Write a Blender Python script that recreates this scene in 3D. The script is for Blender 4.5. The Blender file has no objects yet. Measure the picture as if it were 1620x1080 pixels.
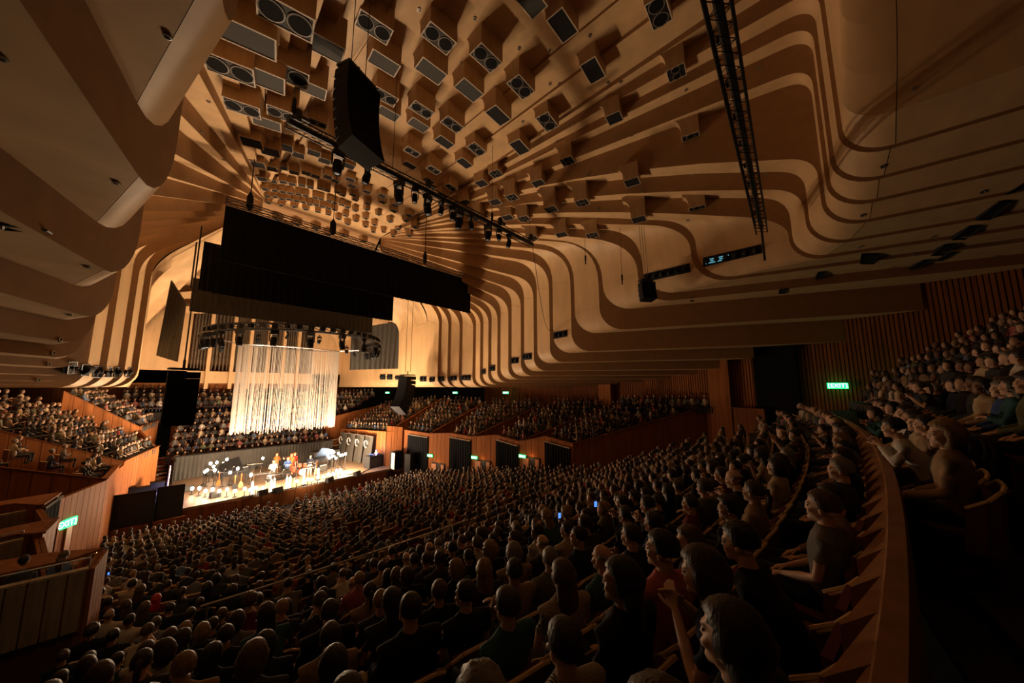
LK=4.0
import bpy, bmesh, math, random
from mathutils import Vector, Matrix
from mathutils.bvhtree import BVHTree
R_ = random.Random(7)
S = bpy.context.scene
COL = S.collection
pi = math.pi
# ------------------------------------------------------------------ camera, world, exposure
F_PX, TH, PSI = 540.0, math.atan(72/540), math.atan(618/545)
EYE = Vector((0, 0, 9.0))
cd = bpy.data.cameras.new('camera'); cam = bpy.data.objects.new('camera', cd); COL.objects.link(cam)
cd.sensor_width = 36; cd.lens = 36*F_PX/1620; cd.clip_start = .05; cd.clip_end = 300
cam.location = EYE; cam.rotation_euler = (pi/2+TH, 0, -PSI)
S.camera = cam
w = bpy.data.worlds.new('world'); S.world = w; w.use_nodes = True
w.node_tree.nodes['Background'].inputs[0].default_value = (1, .62, .36, 1)
w.node_tree.nodes['Background'].inputs[1].default_value = .0016
S.view_settings.view_transform = 'Standard'; S.view_settings.look = 'None'
S.view_settings.exposure = 0; S.view_settings.gamma = 1; S.view_settings.use_curve_mapping = False

def lamp(name, loc, watts, col, size=.2, kind='POINT', rot=None, spot=None):
    l = bpy.data.lights.new(name, kind); l.energy = watts; l.color = col
    if kind == 'AREA': l.size = size
    else: l.shadow_soft_size = size
    if spot: l.spot_size = spot; l.spot_blend = .6
    o = bpy.data.objects.new(name, l); COL.objects.link(o); o.location = loc
    if rot: o.rotation_euler = rot
    return o
WARM = (1, .70, .43)
# stage lamps: the real light sources stand on the stage between Y 32 and 37
for x, y, z in ((5.4, 33, 1.8), (8.2, 32.5, 1.8), (11.3, 32.4, 1.8), (14.4, 33.2, 1.9), (6.8, 36.6, 2.4), (14.4, 36.5, 2.2)):
    lamp('stage_lamp_up', (x, y, z), 800*LK, WARM, .4, 'SPOT', (0, 0, 0), math.radians(165)).rotation_euler = (pi-.12, 0, 0)
    lamp('stage_lamp_light', (x, y, z), 410*LK, WARM, .4)
# ------------------------------------------------------------------ helpers
def ray(x, y):
    u = (x-810)/F_PX; v = (540-y)/F_PX
    f = math.cos(TH)-v*math.sin(TH); up = math.sin(TH)+v*math.cos(TH)
    return Vector((f*math.sin(PSI)+u*math.cos(PSI), f*math.cos(PSI)-u*math.sin(PSI), up))
def atY(x, y, Y): d = ray(x, y); return EYE+d*(Y/d.y)
def atX(x, y, X): d = ray(x, y); return EYE+d*(X/d.x)
def atZ(x, y, z): d = ray(x, y); return EYE+d*((z-9)/d.z)
def depth(p):
    d = Vector(p)-EYE
    return (d.x*math.sin(PSI)+d.y*math.cos(PSI))*math.cos(TH)+d.z*math.sin(TH)
def proj(p):
    d = Vector(p)-EYE; f = d.x*math.sin(PSI)+d.y*math.cos(PSI); r = d.x*math.cos(PSI)-d.y*math.sin(PSI)
    zc = f*math.cos(TH)+d.z*math.sin(TH); yc = -f*math.sin(TH)+d.z*math.cos(TH)
    if zc < .2: return (-9e3, -9e3, zc)
    return 810+F_PX*r/zc, 540-F_PX*yc/zc, zc

class MB:
    def __init__(s): s.v = []; s.f = []; s.m = []
    def add(s, vs, fs, mi=0):
        b = len(s.v); s.v += [tuple(q) for q in vs]; s.f += [tuple(b+i for i in f) for f in fs]; s.m += [mi]*len(fs); return s
    def box(s, c, d, rz=0, mi=0, M=None):
        hx, hy, hz = d[0]/2, d[1]/2, d[2]/2; T = Matrix.Translation(c) @ Matrix.Rotation(rz, 4, 'Z') if M is None else M
        vs = [T @ Vector((a*hx, b*hy, e*hz)) for a in (-1, 1) for b in (-1, 1) for e in (-1, 1)]
        return s.add(vs, [(0, 1, 3, 2), (4, 6, 7, 5), (0, 4, 5, 1), (2, 3, 7, 6), (0, 2, 6, 4), (1, 5, 7, 3)], mi)
    def tube(s, pts, rad, n=8, mi=0, cap=True):
        pts = [Vector(p) for p in pts]; k = len(pts); rings = []
        rr = rad if isinstance(rad, (list, tuple)) else [rad]*k
        for i, p in enumerate(pts):
            t = (pts[min(i+1, k-1)]-pts[max(i-1, 0)])
            if t.length < 1e-9: t = Vector((0, 0, 1))
            t.normalize()
            a = Vector((0, 0, 1)) if abs(t.z) < .9 else Vector((1, 0, 0))
            x = t.cross(a).normalized(); y = t.cross(x)
            rings.append([p+x*math.cos(2*pi*j/n)*rr[i]+y*math.sin(2*pi*j/n)*rr[i] for j in range(n)])
        fs = [(i*n+j, i*n+(j+1) % n, (i+1)*n+(j+1) % n, (i+1)*n+j) for i in range(k-1) for j in range(n)]
        if cap: fs += [tuple(range(n))[::-1], tuple((k-1)*n+j for j in range(n))]
        return s.add([q for r in rings for q in r], fs, mi)
    def lathe(s, c, prof, n=16, M=None, mi=0):
        T = Matrix.Translation(c) if M is None else Matrix.Translation(c) @ M
        vs = [T @ Vector((r*math.cos(2*pi*j/n), r*math.sin(2*pi*j/n), z)) for r, z in prof for j in range(n)]
        k = len(prof)
        fs = [(i*n+j, i*n+(j+1) % n, (i+1)*n+(j+1) % n, (i+1)*n+j) for i in range(k-1) for j in range(n)]
        fs += [tuple(range(n))[::-1], tuple((k-1)*n+j for j in range(n))]
        return s.add(vs, fs, mi)
    def ball(s, c, r, n=10, k=6, mi=0):
        r = r if isinstance(r, (tuple, list)) else (r, r, r)
        vs = [(c[0], c[1], c[2]-r[2])]
        for i in range(1, k):
            a = pi*i/k
            vs += [(c[0]+r[0]*math.sin(a)*math.cos(2*pi*j/n), c[1]+r[1]*math.sin(a)*math.sin(2*pi*j/n), c[2]-r[2]*math.cos(a)) for j in range(n)]
        vs.append((c[0], c[1], c[2]+r[2])); e = len(vs)-1
        fs = [(0, 1+(j+1) % n, 1+j) for j in range(n)]
        fs += [(1+i*n+j, 1+i*n+(j+1) % n, 1+(i+1)*n+(j+1) % n, 1+(i+1)*n+j) for i in range(k-2) for j in range(n)]
        fs += [(e, 1+(k-2)*n+j, 1+(k-2)*n+(j+1) % n) for j in range(n)]
        return s.add(vs, fs, mi)
    def prism(s, poly, off, mi=0):
        """poly: closed loop of 3D points; off: extrusion vector"""
        n = len(poly); o = Vector(off); p = [Vector(q) for q in poly]
        return s.add(p+[q+o for q in p], [tuple(range(n))[::-1], tuple(range(n, 2*n))]+[(i, (i+1) % n, n+(i+1) % n, n+i) for i in range(n)], mi)
    def mesh(s, name, mats, smooth=None):
        me = bpy.data.meshes.new(name); me.from_pydata(s.v, [], s.f)
        for m in (mats if isinstance(mats, (list, tuple)) else [mats]): me.materials.append(m)
        if any(s.m): me.polygons.foreach_set('material_index', s.m)
        if smooth is not None:
            me.polygons.foreach_set('use_smooth', [True]*len(s.f)); me.update()
            if smooth < 180: me.set_sharp_from_angle(angle=math.radians(smooth))
        me.update(); return me
    def build(s, name, mats, parent=None, smooth=None):
        return link(name, s.mesh(name, mats, smooth), parent)
def link(name, data, parent=None):
    o = bpy.data.objects.new(name, data); COL.objects.link(o)
    if parent: o.parent = parent
    return o
def tag(o, label, cat, group=None, kind=None):
    o['label'] = label; o['category'] = cat
    if group: o['group'] = group
    if kind: o['kind'] = kind
    return o
def struct(o): o['kind'] = 'structure'; return o
def empty(name, loc=(0, 0, 0), rz=0):
    o = bpy.data.objects.new(name, None); COL.objects.link(o); o.location = loc; o.rotation_euler = (0, 0, rz); o.empty_display_size = .2; return o
def thing(name, label, cat, loc=(0, 0, 0), rz=0, group=None): return tag(empty(name, loc, rz), label, cat, group)
def copy_tree(o, parent=None):
    c = o.copy(); COL.objects.link(c)
    if parent: c.parent = parent
    for ch in o.children: copy_tree(ch, c)
    return c
# ------------------------------------------------------------------ materials
def mat(name, col, rough=.6, metal=0, bump=None, vary=.0, scale=8, stretch=(1, 1, 1), spec=.5, emit=None, es=0, boards=None):
    m = bpy.data.materials.new(name); m.use_nodes = True; nt = m.node_tree; b = nt.nodes['Principled BSDF']
    b.inputs['Base Color'].default_value = (*col, 1); b.inputs['Roughness'].default_value = rough; b.inputs['Metallic'].default_value = metal
    b.inputs['Specular IOR Level'].default_value = spec
    if emit: b.inputs['Emission Color'].default_value = (*emit, 1); b.inputs['Emission Strength'].default_value = es
    if vary or bump or boards:
        tc = nt.nodes.new('ShaderNodeTexCoord'); mp = nt.nodes.new('ShaderNodeMapping'); mp.inputs['Scale'].default_value = stretch
        nt.links.new(tc.outputs['Object'], mp.inputs[0])
        nz = nt.nodes.new('ShaderNodeTexNoise'); nz.inputs['Scale'].default_value = scale; nz.inputs['Detail'].default_value = 4
        nt.links.new(mp.outputs[0], nz.inputs[0])
        rp = nt.nodes.new('ShaderNodeValToRGB'); e = rp.color_ramp.elements
        e[0].position = .3; e[1].position = .7
        e[0].color = (*[c*(1-vary) for c in col], 1); e[1].color = (*[min(1, c*(1+vary)) for c in col], 1)
        nt.links.new(nz.outputs[0], rp.inputs[0]); nt.links.new(rp.outputs[0], b.inputs['Base Color'])
        if bump:
            bp = nt.nodes.new('ShaderNodeBump'); bp.inputs['Strength'].default_value = bump; bp.inputs['Distance'].default_value = .02
            nt.links.new(nz.outputs[0], bp.inputs['Height']); nt.links.new(bp.outputs[0], b.inputs['Normal'])
    return m
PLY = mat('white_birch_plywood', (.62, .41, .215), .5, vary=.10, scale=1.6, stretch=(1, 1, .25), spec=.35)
PLYD = mat('birch_plywood_shade_tone', (.36, .205, .095), .6, vary=.08, scale=2.5, spec=.3)  # birch ply with the shade of risers and crown panel put into its colour
BRUSH = mat('brush_box_timber', (.27, .095, .03), .6, vary=.25, scale=2.2, stretch=(3, 3, .15), spec=.04)
BRUSH2 = mat('brush_box_panel', (.20, .07, .024), .6, vary=.25, scale=2.0, stretch=(2.5, 2.5, .15), spec=.04)
BLACKW = mat('black_wool_serge', (.008, .008, .009), .95, vary=.3, scale=9, stretch=(3, 3, .2), spec=.1)
GREYW = mat('charcoal_drape', (.075, .07, .062), .95, vary=.2, scale=9, stretch=(3, 3, .2), spec=.1)
BLK = mat('black_powder_coat', (.012, .012, .013), .5)
BLKP = mat('black_plastic', (.016, .016, .018), .65, spec=.15)
STEEL = mat('brushed_steel', (.42, .40, .38), .35, .9)
GRILL = mat('grey_speaker_grille', (.032, .031, .028), .7, vary=.25, scale=60)
PALE = mat('pale_frame_edge', (.55, .45, .34), .5)
FLOORM = mat('dark_carpet', (.03, .022, .02), .95, vary=.3, scale=20)
STAGEM = mat('stage_boards', (.20, .13, .08), .45, vary=.2, scale=3, stretch=(.4, 4, 1))
GREEN = mat('exit_green', (.0, .12, .03), .5, emit=(.03, 1, .25), es=2.2)
WHITEG = mat('exit_letters', (.9, 1, .92), .5, emit=(.8, 1, .85), es=3)
# ------------------------------------------------------------------ ceiling: radial plywood ribs springing from the crown
XC = 10.3; ZC = 23.1
# key: azimuth from +Y, wall radius, ceiling z at wall, wing z, wing end radius, ceiling exponent, crown z, top / bottom corner radius
RIB = [
 ('v8', 14.5, 20.2, 17.4, 9.0, 24, 1, 22.6, 1.0, .9), ('v7', 22, 13.6, 17.4, 9.0, 19, 1, 22.6, 1.0, .9), ('v6', 38, 8.4, 17.2, 9.0, 14.5, 1, 22.6, 1.0, .9), ('v5', 60, 5.9, 17.0, 9.0, 13.5, 1, 22.6, 1.0, .9), ('v4', 78, 5.2, 16.8, 9.0, 13.5, 1, 22.5, 1.0, .9), ('v3', 98, 5.2, 16.5, 9.0, 14, 1, 22.4, 1.0, .9),
 ('W', 117, 5.85, 16.1, 9.0, 15.8, 1, 22.3, 1.0, .9), ('X', 122, 6.7, 15.9, 9.0, 16.5, 1, 22.2, 1.0, .9), ('Y', 126, 7.75, 15.75, 8.98, 17.4, 1, 22.1, 1.0, .9),
 ('Z', 131, 9.0, 15.6, 8.98, 18.7, 1, 22.0, 1.0, .9), ('A', 136, 9.7, 15.7, 9.08, 20.4, 1, 22.0, 1.0, .9), ('B', 140, 10.5, 15.85, 9.22, 22, 1, 22.0, 1.1, .9),
 ('C', 144, 11.4, 16.05, 9.42, 23.6, 1, 22.1, 1.1, .9), ('D', 148, 12.5, 16.45, 9.65, 26, 1, 22.2, 1.2, .95), ('E', 151, 13.7, 17.0, 9.9, 27.4, 1, 22.55, 1.3, .95),
 ('F', 154.5, 14.95, 17.6, 10.25, 28.5, 1, 22.75, 1.5, 1.0), ('G', 157.5, 16.4, 18.6, 10.83, 29.5, 1, 23.0, 2.0, 1.05), ('H', 160, 18.2, 19.0, 11.5, 33.6, 1.1, ZC, 2.4, 1.35),
 ('I', 162.5, 20.35, 18.9, 12.75, 36, 1.2, ZC, 2.8, 1.6), ('J', 165.5, 23.0, 18.0, 14.1, 42, 1.5, ZC, 2.8, 1.8), ('K', 168, 26.0, 18.0, 14.6, 45, 1.45, ZC, 2.2, 1.7),
 ('L', 170.3, 30.1, 16.8, 14.7, 48, 1.78, ZC, 1.6, 1.1), ('M', 172, 30.6, 17.7, 14.95, 50, 1.97, ZC, 1.0, 1.2), ('N', 174, 31.0, 18.4, 15.25, 50, 2.6, ZC, .8, 1.15),
 ('O', 175.3, 31.1, 22.1, 15.7, 50, 1.5, ZC, .9, 1.15), ('P', 176.6, 31.2, 23.4, 16.2, 50, 1, ZC+.3, .9, 1.15), ('Q', 178, 31.4, 24.1, 16.8, 50, 1, ZC+.3, .9, 1.15),
 ('R', 179.4, 31.5, 25.0, 17.6, 50, 1.2, ZC+.3, .9, 1.15), ('S', 180, 31.6, 25.3, 18.8, 50, 1.2, ZC+.3, .9, 1.15), ('T', 180.6, 31.7, 25.7, 20.3, 50, 1.2, ZC+.3, .9, 1.15), ('U', 181.2, 31.8, 26.6, 22.2, 50, 1.2, ZC+.3, .9, 1.15), ('V', 181.8, 31.9, 28, 24.6, 50, 1.2, ZC+.3, .9, 1.15)]
STEP = {'J': .45, 'K': .16, 'L': .14, 'M': .12, 'N': .12, 'O': .12, 'P': .12, 'Q': .12, 'R': .0, 'S': 0, 'T': 0, 'U': 0}   # wing risers that are lower than the rise of the strips
LEFT = {'G': (157.8, 16.2), 'H': (161.7, 18.4), 'I': (165.2, 21.3, None, 12.35), 'J': (168, 24.6, None, 13.3), 'K': (170, 27.5, None, 13.9), 'L': (171.6, 30.4)}
CX, CY = 14.9, 30.0
def prof(plane, own, out, prev=None):
    """profile of rib `own` drawn in the plane of rib `plane`; wall pushed out by `out`"""
    Rw = plane[2]+out; rt, rbm, zb = own[8], own[9], own[4]
    if prev and prev[0] in STEP: zb = prev[4]+STEP[prev[0]]; rbm = prev[9]
    cz = lambda r: own[7]+(own[3]-own[7])*(max(r, 0)/own[2])**own[6]
    pts = []
    for i in range(10):
        r = .15+(Rw-rt-.15)*i/9; pts.append((r, cz(r)))
    z0 = pts[-1][1]; zk = cz(Rw); z2 = max(zk-rt, zb+rbm+.2)
    for i in range(1, 9):
        t = i/8; pts.append(((1-t)**2*(Rw-rt)+2*t*(1-t)*Rw+t*t*Rw, (1-t)**2*z0+2*t*(1-t)*zk+t*t*z2))
    for i in range(1, 4): pts.append((Rw, z2+(zb+rbm-z2)*i/3))
    for i in range(1, 8):
        a = pi/2*i/7; pts.append((Rw+rbm*(1-math.cos(a)), zb+rbm*(1-math.sin(a))))
    r0 = pts[-1][0]
    for i in range(1, 6): pts.append((r0+(plane[5]-r0)*i/5, zb))
    return pts
def to3(rb, pts, side):
    a = math.radians(rb[1]); sx, sy = math.sin(a), math.cos(a); o = []
    for r, z in pts:
        x = CX+r*sx; y = CY+r*sy
        o.append(Vector((x if side > 0 else 2*XC-x, y, z)))
    return o
CUTS = [0, 4, 9, 17, 20, 27, 29, 32]      # panel joints along the profile
allv, allf = [], []                        # collision copy of the shell, for hanging fittings on it
def note(vs, fs):
    b = len(allv); allv.extend(vs); allf.extend([tuple(b+i for i in f) for f in fs])
ceiling = struct(empty('ceiling')); 
def ribs(side):
    RB = [(r[0], *LEFT[r[0]][:2], r[3], LEFT[r[0]][3] if len(LEFT[r[0]]) > 3 else r[4], *r[5:]) if side < 0 and r[0] in LEFT else r for r in RIB]
    for k, rb in enumerate(RB):
        nx = RB[k+1] if k+1 < len(RB) else None
        B = to3(rb, prof(rb, rb, 0), side)
        A0 = to3(RB[k-1], prof(RB[k-1], rb, (.28 if k < 22 else .13) if 6 < k < len(RB)-4 else 0, RB[k-1]), side) if k else None
        flip = side < 0
        root = None
        if nx is not None and 6 <= k < len(RB)-5:       # riser towards the rear of the hall
            A = to3(rb, prof(rb, nx, .28 if k+1 < 22 else .13, rb), side)
            m = MB(); n = len(B)
            fs = [(i, i+1, n+i+1, n+i) for i in range(n-1)]
            if flip: fs = [f[::-1] for f in fs]
            m.add(B+A, fs); note(B+A, fs)
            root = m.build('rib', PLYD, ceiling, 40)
        if A0:
            if root is None:
                root = empty('rib'); root.parent = ceiling
            n = len(B); gap = .006
            for c in range(len(CUTS)-1):
                i0, i1 = CUTS[c], CUTS[c+1]; m = MB()
                vs = []
                for i in range(i0, i1+1):
                    a, b = A0[i].copy(), B[i].copy()
                    if i == i0 and c: a = a.lerp(A0[i+1], gap); b = b.lerp(B[i+1], gap)
                    vs += [a, b]
                fs = [(2*j, 2*j+1, 2*j+3, 2*j+2) for j in range(i1-i0)]
                if flip: fs = [f[::-1] for f in fs]
                m.add(vs, fs); note(vs, fs); m.build('panel', PLY, root, 40)
ribs(1); ribs(-1)
# centre strips of the ceiling between the two fans: (x at the crown, x at Y=-3, z rise)
LIN = [(14.9, 15.2, 25.0), (13.0, 13.7, 25.3), (11.3, 12.3, 25.6), (9.3, 8.3, 25.8), (7.6, 6.9, 25.6), (5.7, 5.4, 25.3)]
def cline(x0, x1, z1, n=8): return [Vector((x0+(x1-x0)*i/n, 30-33.5*i/n, ZC+(z1-ZC)*(i/n)**1.2)) for i in range(n+1)]
for k in range(len(LIN)-1):
    a, b = LIN[k], LIN[k+1]; zs = max(a[2], b[2]) if k != 2 else 25.8
    A = cline(a[0], a[1], zs); B = cline(b[0], b[1], zs); n = len(A)
    root = empty('rib'); root.parent = ceiling
    for c in range(0, 8, 2):
        m = MB(); vs = [q for i in range(c, c+3) for q in (A[i], B[i])]
        fs = [(2*j, 2*j+2, 2*j+3, 2*j+1) for j in range(2)]
        m.add(vs, fs); note(vs, fs); m.build('panel', PLY, root, 40)
for k in range(len(LIN)):                   # risers where neighbouring strips meet at different heights
    q = LIN[k]
    zl = 24.7 if k in (0, 5) else (max(LIN[k-1][2], q[2]) if k-1 != 2 else 25.8)
    zr = 24.7 if k == 5 else (max(q[2], LIN[k+1][2]) if k != 2 else 25.8)
    if k == 0: zl = 24.9
    if k == 5: zr = 24.9
    if abs(zl-zr) > .02:
        lo, hi = cline(q[0], q[1], min(zl, zr)), cline(q[0], q[1], max(zl, zr)); n = len(lo)
        m = MB(); fs = [(i, i+1, n+i+1, n+i) for i in range(n-1)]
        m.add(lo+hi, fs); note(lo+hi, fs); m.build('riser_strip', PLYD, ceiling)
# ceiling over the platform, beyond the crown
m = MB(); nn = 10; vs = []
for j in range(5):
    t = j/4
    for i in range(nn+1):
        s = i/nn*2-1; vs.append(Vector((XC+s*(4.62+5.3*t), 29.95+t*20, 23.12-4.8*t**1.3-.6*s*s*t)))
fs = [(j*(nn+1)+i, j*(nn+1)+i+1, (j+1)*(nn+1)+i+1, (j+1)*(nn+1)+i) for j in range(4) for i in range(nn)]
m.add(vs, fs); note(vs, fs); m.build('crown_panel', PLYD, ceiling, 60)  # shade beyond the crown painted in with the darker ply colour
SHELL = BVHTree.FromPolygons([tuple(v) for v in allv], allf)
def hit(x, y):
    d = ray(x, y).normalized(); r = SHELL.ray_cast(EYE, d, 200)
    return (r[0], r[1] if r[1].dot(d) < 0 else -r[1]) if r[0] else (None, None)
def above(x, y, z0=12):
    r = SHELL.ray_cast(Vector((x, y, z0)), Vector((0, 0, 1)), 60)
    return r[0].z if r[0] else ZC
# ------------------------------------------------------------------ wooden light boxes on the ceiling
ORD = ['first','second','third','fourth','fifth','sixth','seventh','eighth','ninth','tenth','eleventh','twelfth','thirteenth','fourteenth','fifteenth','sixteenth','seventeenth','eighteenth','nineteenth','twentieth']
def ordn(n):
    if n < 20: return ORD[n]
    t = ['twenty', 'thirty', 'forty', 'fifty', 'sixty', 'seventy', 'eighty', 'ninety'][(n+1)//10-2]
    return {'twenty': 'twentieth', 'thirty': 'thirtieth', 'forty': 'fortieth', 'fifty': 'fiftieth'}.get(t, t) if (n+1) % 10 == 0 else t+'-'+ORD[(n+1) % 10-1]
BIG = [(452.6,27.6,1),(393,61,0),(512,74,0),(592,43.5,1),(607.6,100,0),(363.7,109.6,1),(415,124,0),(454.6,116.5,1),(493,141,0),(383.5,171,1),(422,194.6,0),(446.7,181,1),(502,195,1),(609.6,153,1),(614.6,180,0),
(694.4,61,1),(682,113,0),(742,143,0),(769,92,1),(890,41,0),(824,138,1),(938,112,0),(838,0,0),(667,174,1),(662,198,0),(715.6,197,1),(788,183,0),(865.6,193,1),
(652,240,1),(703,225,0),(822,233,0),(754,236,1),(897.6,255,1),(648,261.5,0),(686,268.6,1),(734.7,258,0),(784.6,274.7,1),(852,290,0),(677.7,286,0),(713,296,1),(762,290,0),(810,312,1),(921,320.5,1),(872,331,0),(701,309,0),(737,320.5,1),(783.6,319.5,0),(803,344,0),(829,346,1),(888.5,371,0),(937,372,1),(756,344,0),(842,376.5,1),
(1070,115,1),(1093,219,1),(1103,331,1),(1000,288,0),(972,187,0),(1011,347,0),(1042,20,1)]
SMALL = [(398.0,225.8),(427.6,240.1),(450,233),(471.4,245.2),(496.8,242.1),(513.1,254.3),(408.2,260.4),(429.6,266.6),(446.9,265.5),(465.3,272.7),(484.6,273.7),(498.9,278.8),(519.2,279.8),(530.4,285.9),(551.8,262.5),(414.3,282.9),(432.7,286.9),(447.9,287.9),(462.2,291),(477.5,293),(490.7,296.1),(507,298.1),(517.2,301.2),(534.5,304.2),(541.6,308.3),(553.8,284),(556.9,294),(419.4,299.1),(434.7,301.2),(446.9,303.2),(459.1,305.3),(472.4,307.3),(483.6,309.3),(498.9,312.4),(508,314.8),(521.3,317.5),(529.4,320.5),(540.6,323.6),(549.7,327.6),(558.9,308.3),(562,316),(423.5,310.3),(435.7,311.4),(445.9,314.4),(457.1,315.4),(469.3,317.5),(479.5,319.5),(489.7,322.6),(499.8,323.6),(510.1,326.6),(519.2,329.1),(529.4,331.7),(546.7,340.9),(562,332.7),(580.3,303.2),(581.3,321.6),(580.3,331.1),(424.5,320.5),(444.9,324.6),(465.3,327),(483.6,330.7),(502.9,334.8),(519.2,338.9),(535.5,346),(549.8,354.1),(563,349),(578.3,345),(598.7,338.9),(604.8,309.4),(604.8,319.5),(623.1,333.8),(625.1,324.6),(617,350.1),(592.5,355.2),(578.3,358.2),(590.5,366.4),(606.8,366.4),(622.1,373.5),(629.2,362.3),(647.5,340.9),(642.5,349),(647.5,372.5),(656.7,359.2)]
WOODB = mat('ceiling_box_birch', (.50, .33, .18), .5, vary=.12, scale=3, stretch=(2, 2, .4), spec=.35)
CONE = mat('speaker_cone', (.008, .008, .009), .75, spec=.1)
RING = mat('speaker_ring', (.16, .14, .12), .5)
def box_meshes(kind, w, l, h):
    hh = .05
    b = MB()
    # body: the foot of the box flares towards the platform, where it runs into the strip with a rounded fillet
    b.box((0, 0, h/2+.15), (w, l, h+.3))
    prof_ = [(l/2, .25*h)]+[(l/2+.4*h*(1-math.cos(pi/2*i/5)), .25*h+.8*h*math.sin(pi/2*i/5)) for i in range(1, 6)]+[(l/2+.4*h, h+.3), (l/2, h+.3)]
    b.prism([(-w/2, y, z) for y, z in prof_], (w, 0, 0))
    fr = MB(); t = .035*max(w, .5)
    for sx in (-1, 1): fr.box((sx*(w/2-t/2), 0, -.012), (t, l, .024))
    for sy in (-1, 1): fr.box((0, sy*(l/2-t/2), -.012), (w-2*t, t, .024))
    g = MB(); g.box((0, 0, .004), (w-2*t, l-2*t, .012))
    c = []
    if kind:
        for s in (-1, 1):
            cc = MB(); r = min(.24*w, .42*l)
            cc.lathe((s*.25*w, 0, 0), [(r*.9, -.02), (r*.8, -.008), (r*.3, -.004), (r*.28, -.012), (.01, -.016)], 18); k_ = len(cc.f)
            cc.lathe((s*.25*w, 0, 0), [(r*1.02, .002), (r*1.02, -.03), (r*.9, -.034), (r*.88, -.01)], 18, None, 1); cc.f = cc.f[:-2]; cc.m = cc.m[:-2]
            c.append(cc)
    return b, fr, g, c
boxes = []
for x, y, k in BIG+[(x, y, 2) for x, y in SMALL]:
    d = ray(x, y).normalized(); h = 1.0; P = None
    P0, n0 = hit(x, y)
    if P0 is None: continue
    t = (P0-EYE).length; drop = (.85 if P0.x < 13 else .62) if k < 2 else .4
    for _ in range(40):                      # the face hangs `drop` under the soffit above it
        P = EYE+d*t; z = above(P.x, P.y, P.z-2)
        if z-P.z < drop: t -= .12
        else: break
    boxes.append((P, k, above(P.x, P.y, P.z-2)-P.z))
rowof = lambda q: int(max(0, math.hypot(q.x-XC, q.y-30)-2)/1.5)
bylab = {}
for q in boxes: bylab.setdefault(rowof(q[0]), []).append(q)
rk = sorted(bylab); place = {}
for a, r in enumerate(rk):
    for b, q in enumerate(sorted(bylab[r], key=lambda q: proj(q[0])[0])): place[id(q)] = '%s from left in %s row out from the crown' % (ordn(b), ordn(a))
for i, bx in enumerate(boxes):
    P, k, h = bx
    r = math.hypot(P.x-XC, P.y-30); x0 = min(14.9, max(5.7, XC+(P.x-XC)*.45)); dx, dy = P.x-x0, P.y-30
    rz = math.atan2(-dx, dy)+pi
    if P.x > 15: w, l = .78, .78
    else: w = min(1.3, .072*r); l = w*.62
    if k == 2: w = max(.4, min(.9, .08*r)); l = w*.85
    h = min(h, 1.1)
    kind = 1 if k == 1 else 0
    lab = ('ceiling box with two speaker cones, ' if kind else 'ceiling box with a grille face, ')+place[id(bx)]
    b, fr, g, c = box_meshes(kind, w, l, h)
    if k < 2:
        o = thing('ceiling_box', lab, 'ceiling box', P, rz, 'wooden boxes hanging from the ceiling')
        b.build('body', WOODB, o); fr.build('face_frame', PALE, o)
        gg = g.build('grille', GRILL if P.x < 10 else BLKP, o)
        for cc in c: cc.build('cone', [CONE, RING], gg, 40)
    else:
        m = MB(); m.add(b.v, b.f, 0); m.add(fr.v, fr.f, 1); m.add(g.v, g.f, 2)
        o = m.build('ceiling_box', [WOODB, PALE, BLKP]); o.location = P; o.rotation_euler = (0, 0, rz)
        tag(o, lab, 'ceiling box', 'wooden boxes hanging from the ceiling')
for j, (x, y) in enumerate(((440, 338), (470, 345), (500, 352), (545, 365), (575, 374), (455, 352), (520, 362))):
    P, n = hit(x, y)
    if P is None: continue
    o = thing('ceiling_box', 'dim box on the dark ceiling over the platform, %s from the left' % ORD[j], 'ceiling box', P-Vector((0, 0, .5)), .3); b, fr, g, c = box_meshes(0, .6, .45, .5); b.build('body', WOODB, o); fr.build('face_frame', WOODB, o); g.build('grille', BLKP, o)
# small recessed downlights and slots in the soffits, dark openings with equipment in the wall strips
def basis(n, up=Vector((0, 0, 1))):
    n = n.normalized(); x = up.cross(n)
    if x.length < .1: x = Vector((0, 1, 0)).cross(n)
    x.normalize(); y = n.cross(x)
    return x, y, n
DARKM = mat('opening_lining', (.006, .006, .007), .8)
m = MB()
for x, y in ((265, 56), (184, 288), (138, 421), (110, 497), (94, 537), (83, 558), (76, 576), (60, 601), (3, 90), (1447, 140), (1397, 263), (1365, 340), (1361, 390), (1555, 303), (1476, 374), (1445, 400), (1413, 422), (1575, 405), (1318, 416),
             (933, 56), (869, 80), (885, 132), (962, 130), (1085, 142), (1170, 118), (1201, 107), (1000, 214), (982, 129), (906, 197), (1095, 276), (1211, 276), (930, 278), (1016, 303), (946, 330), (1088, 348), (663, 15), (751, 29), (821, 76), (870, 132), (783, 138), (730, 100), (827, 192), (902, 198), (365, 165), (348, 120), (318, 208), (354, 252), (330, 160), (430, 206), (450, 220)):
    P, n = hit(x, y)
    if P is None: continue
    d = (P-EYE).length; r = .03+.0024*d; a, b, n = basis(n); M = Matrix((a, b, n)).transposed().to_4x4()
    m.lathe(P, [(r, .004), (r, .03), (r*.7, .032), (r*.6, .008)], 8, M)
o = m.build('recessed_downlight', [STEEL], ceiling); o['kind'] = 'stuff'
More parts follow.
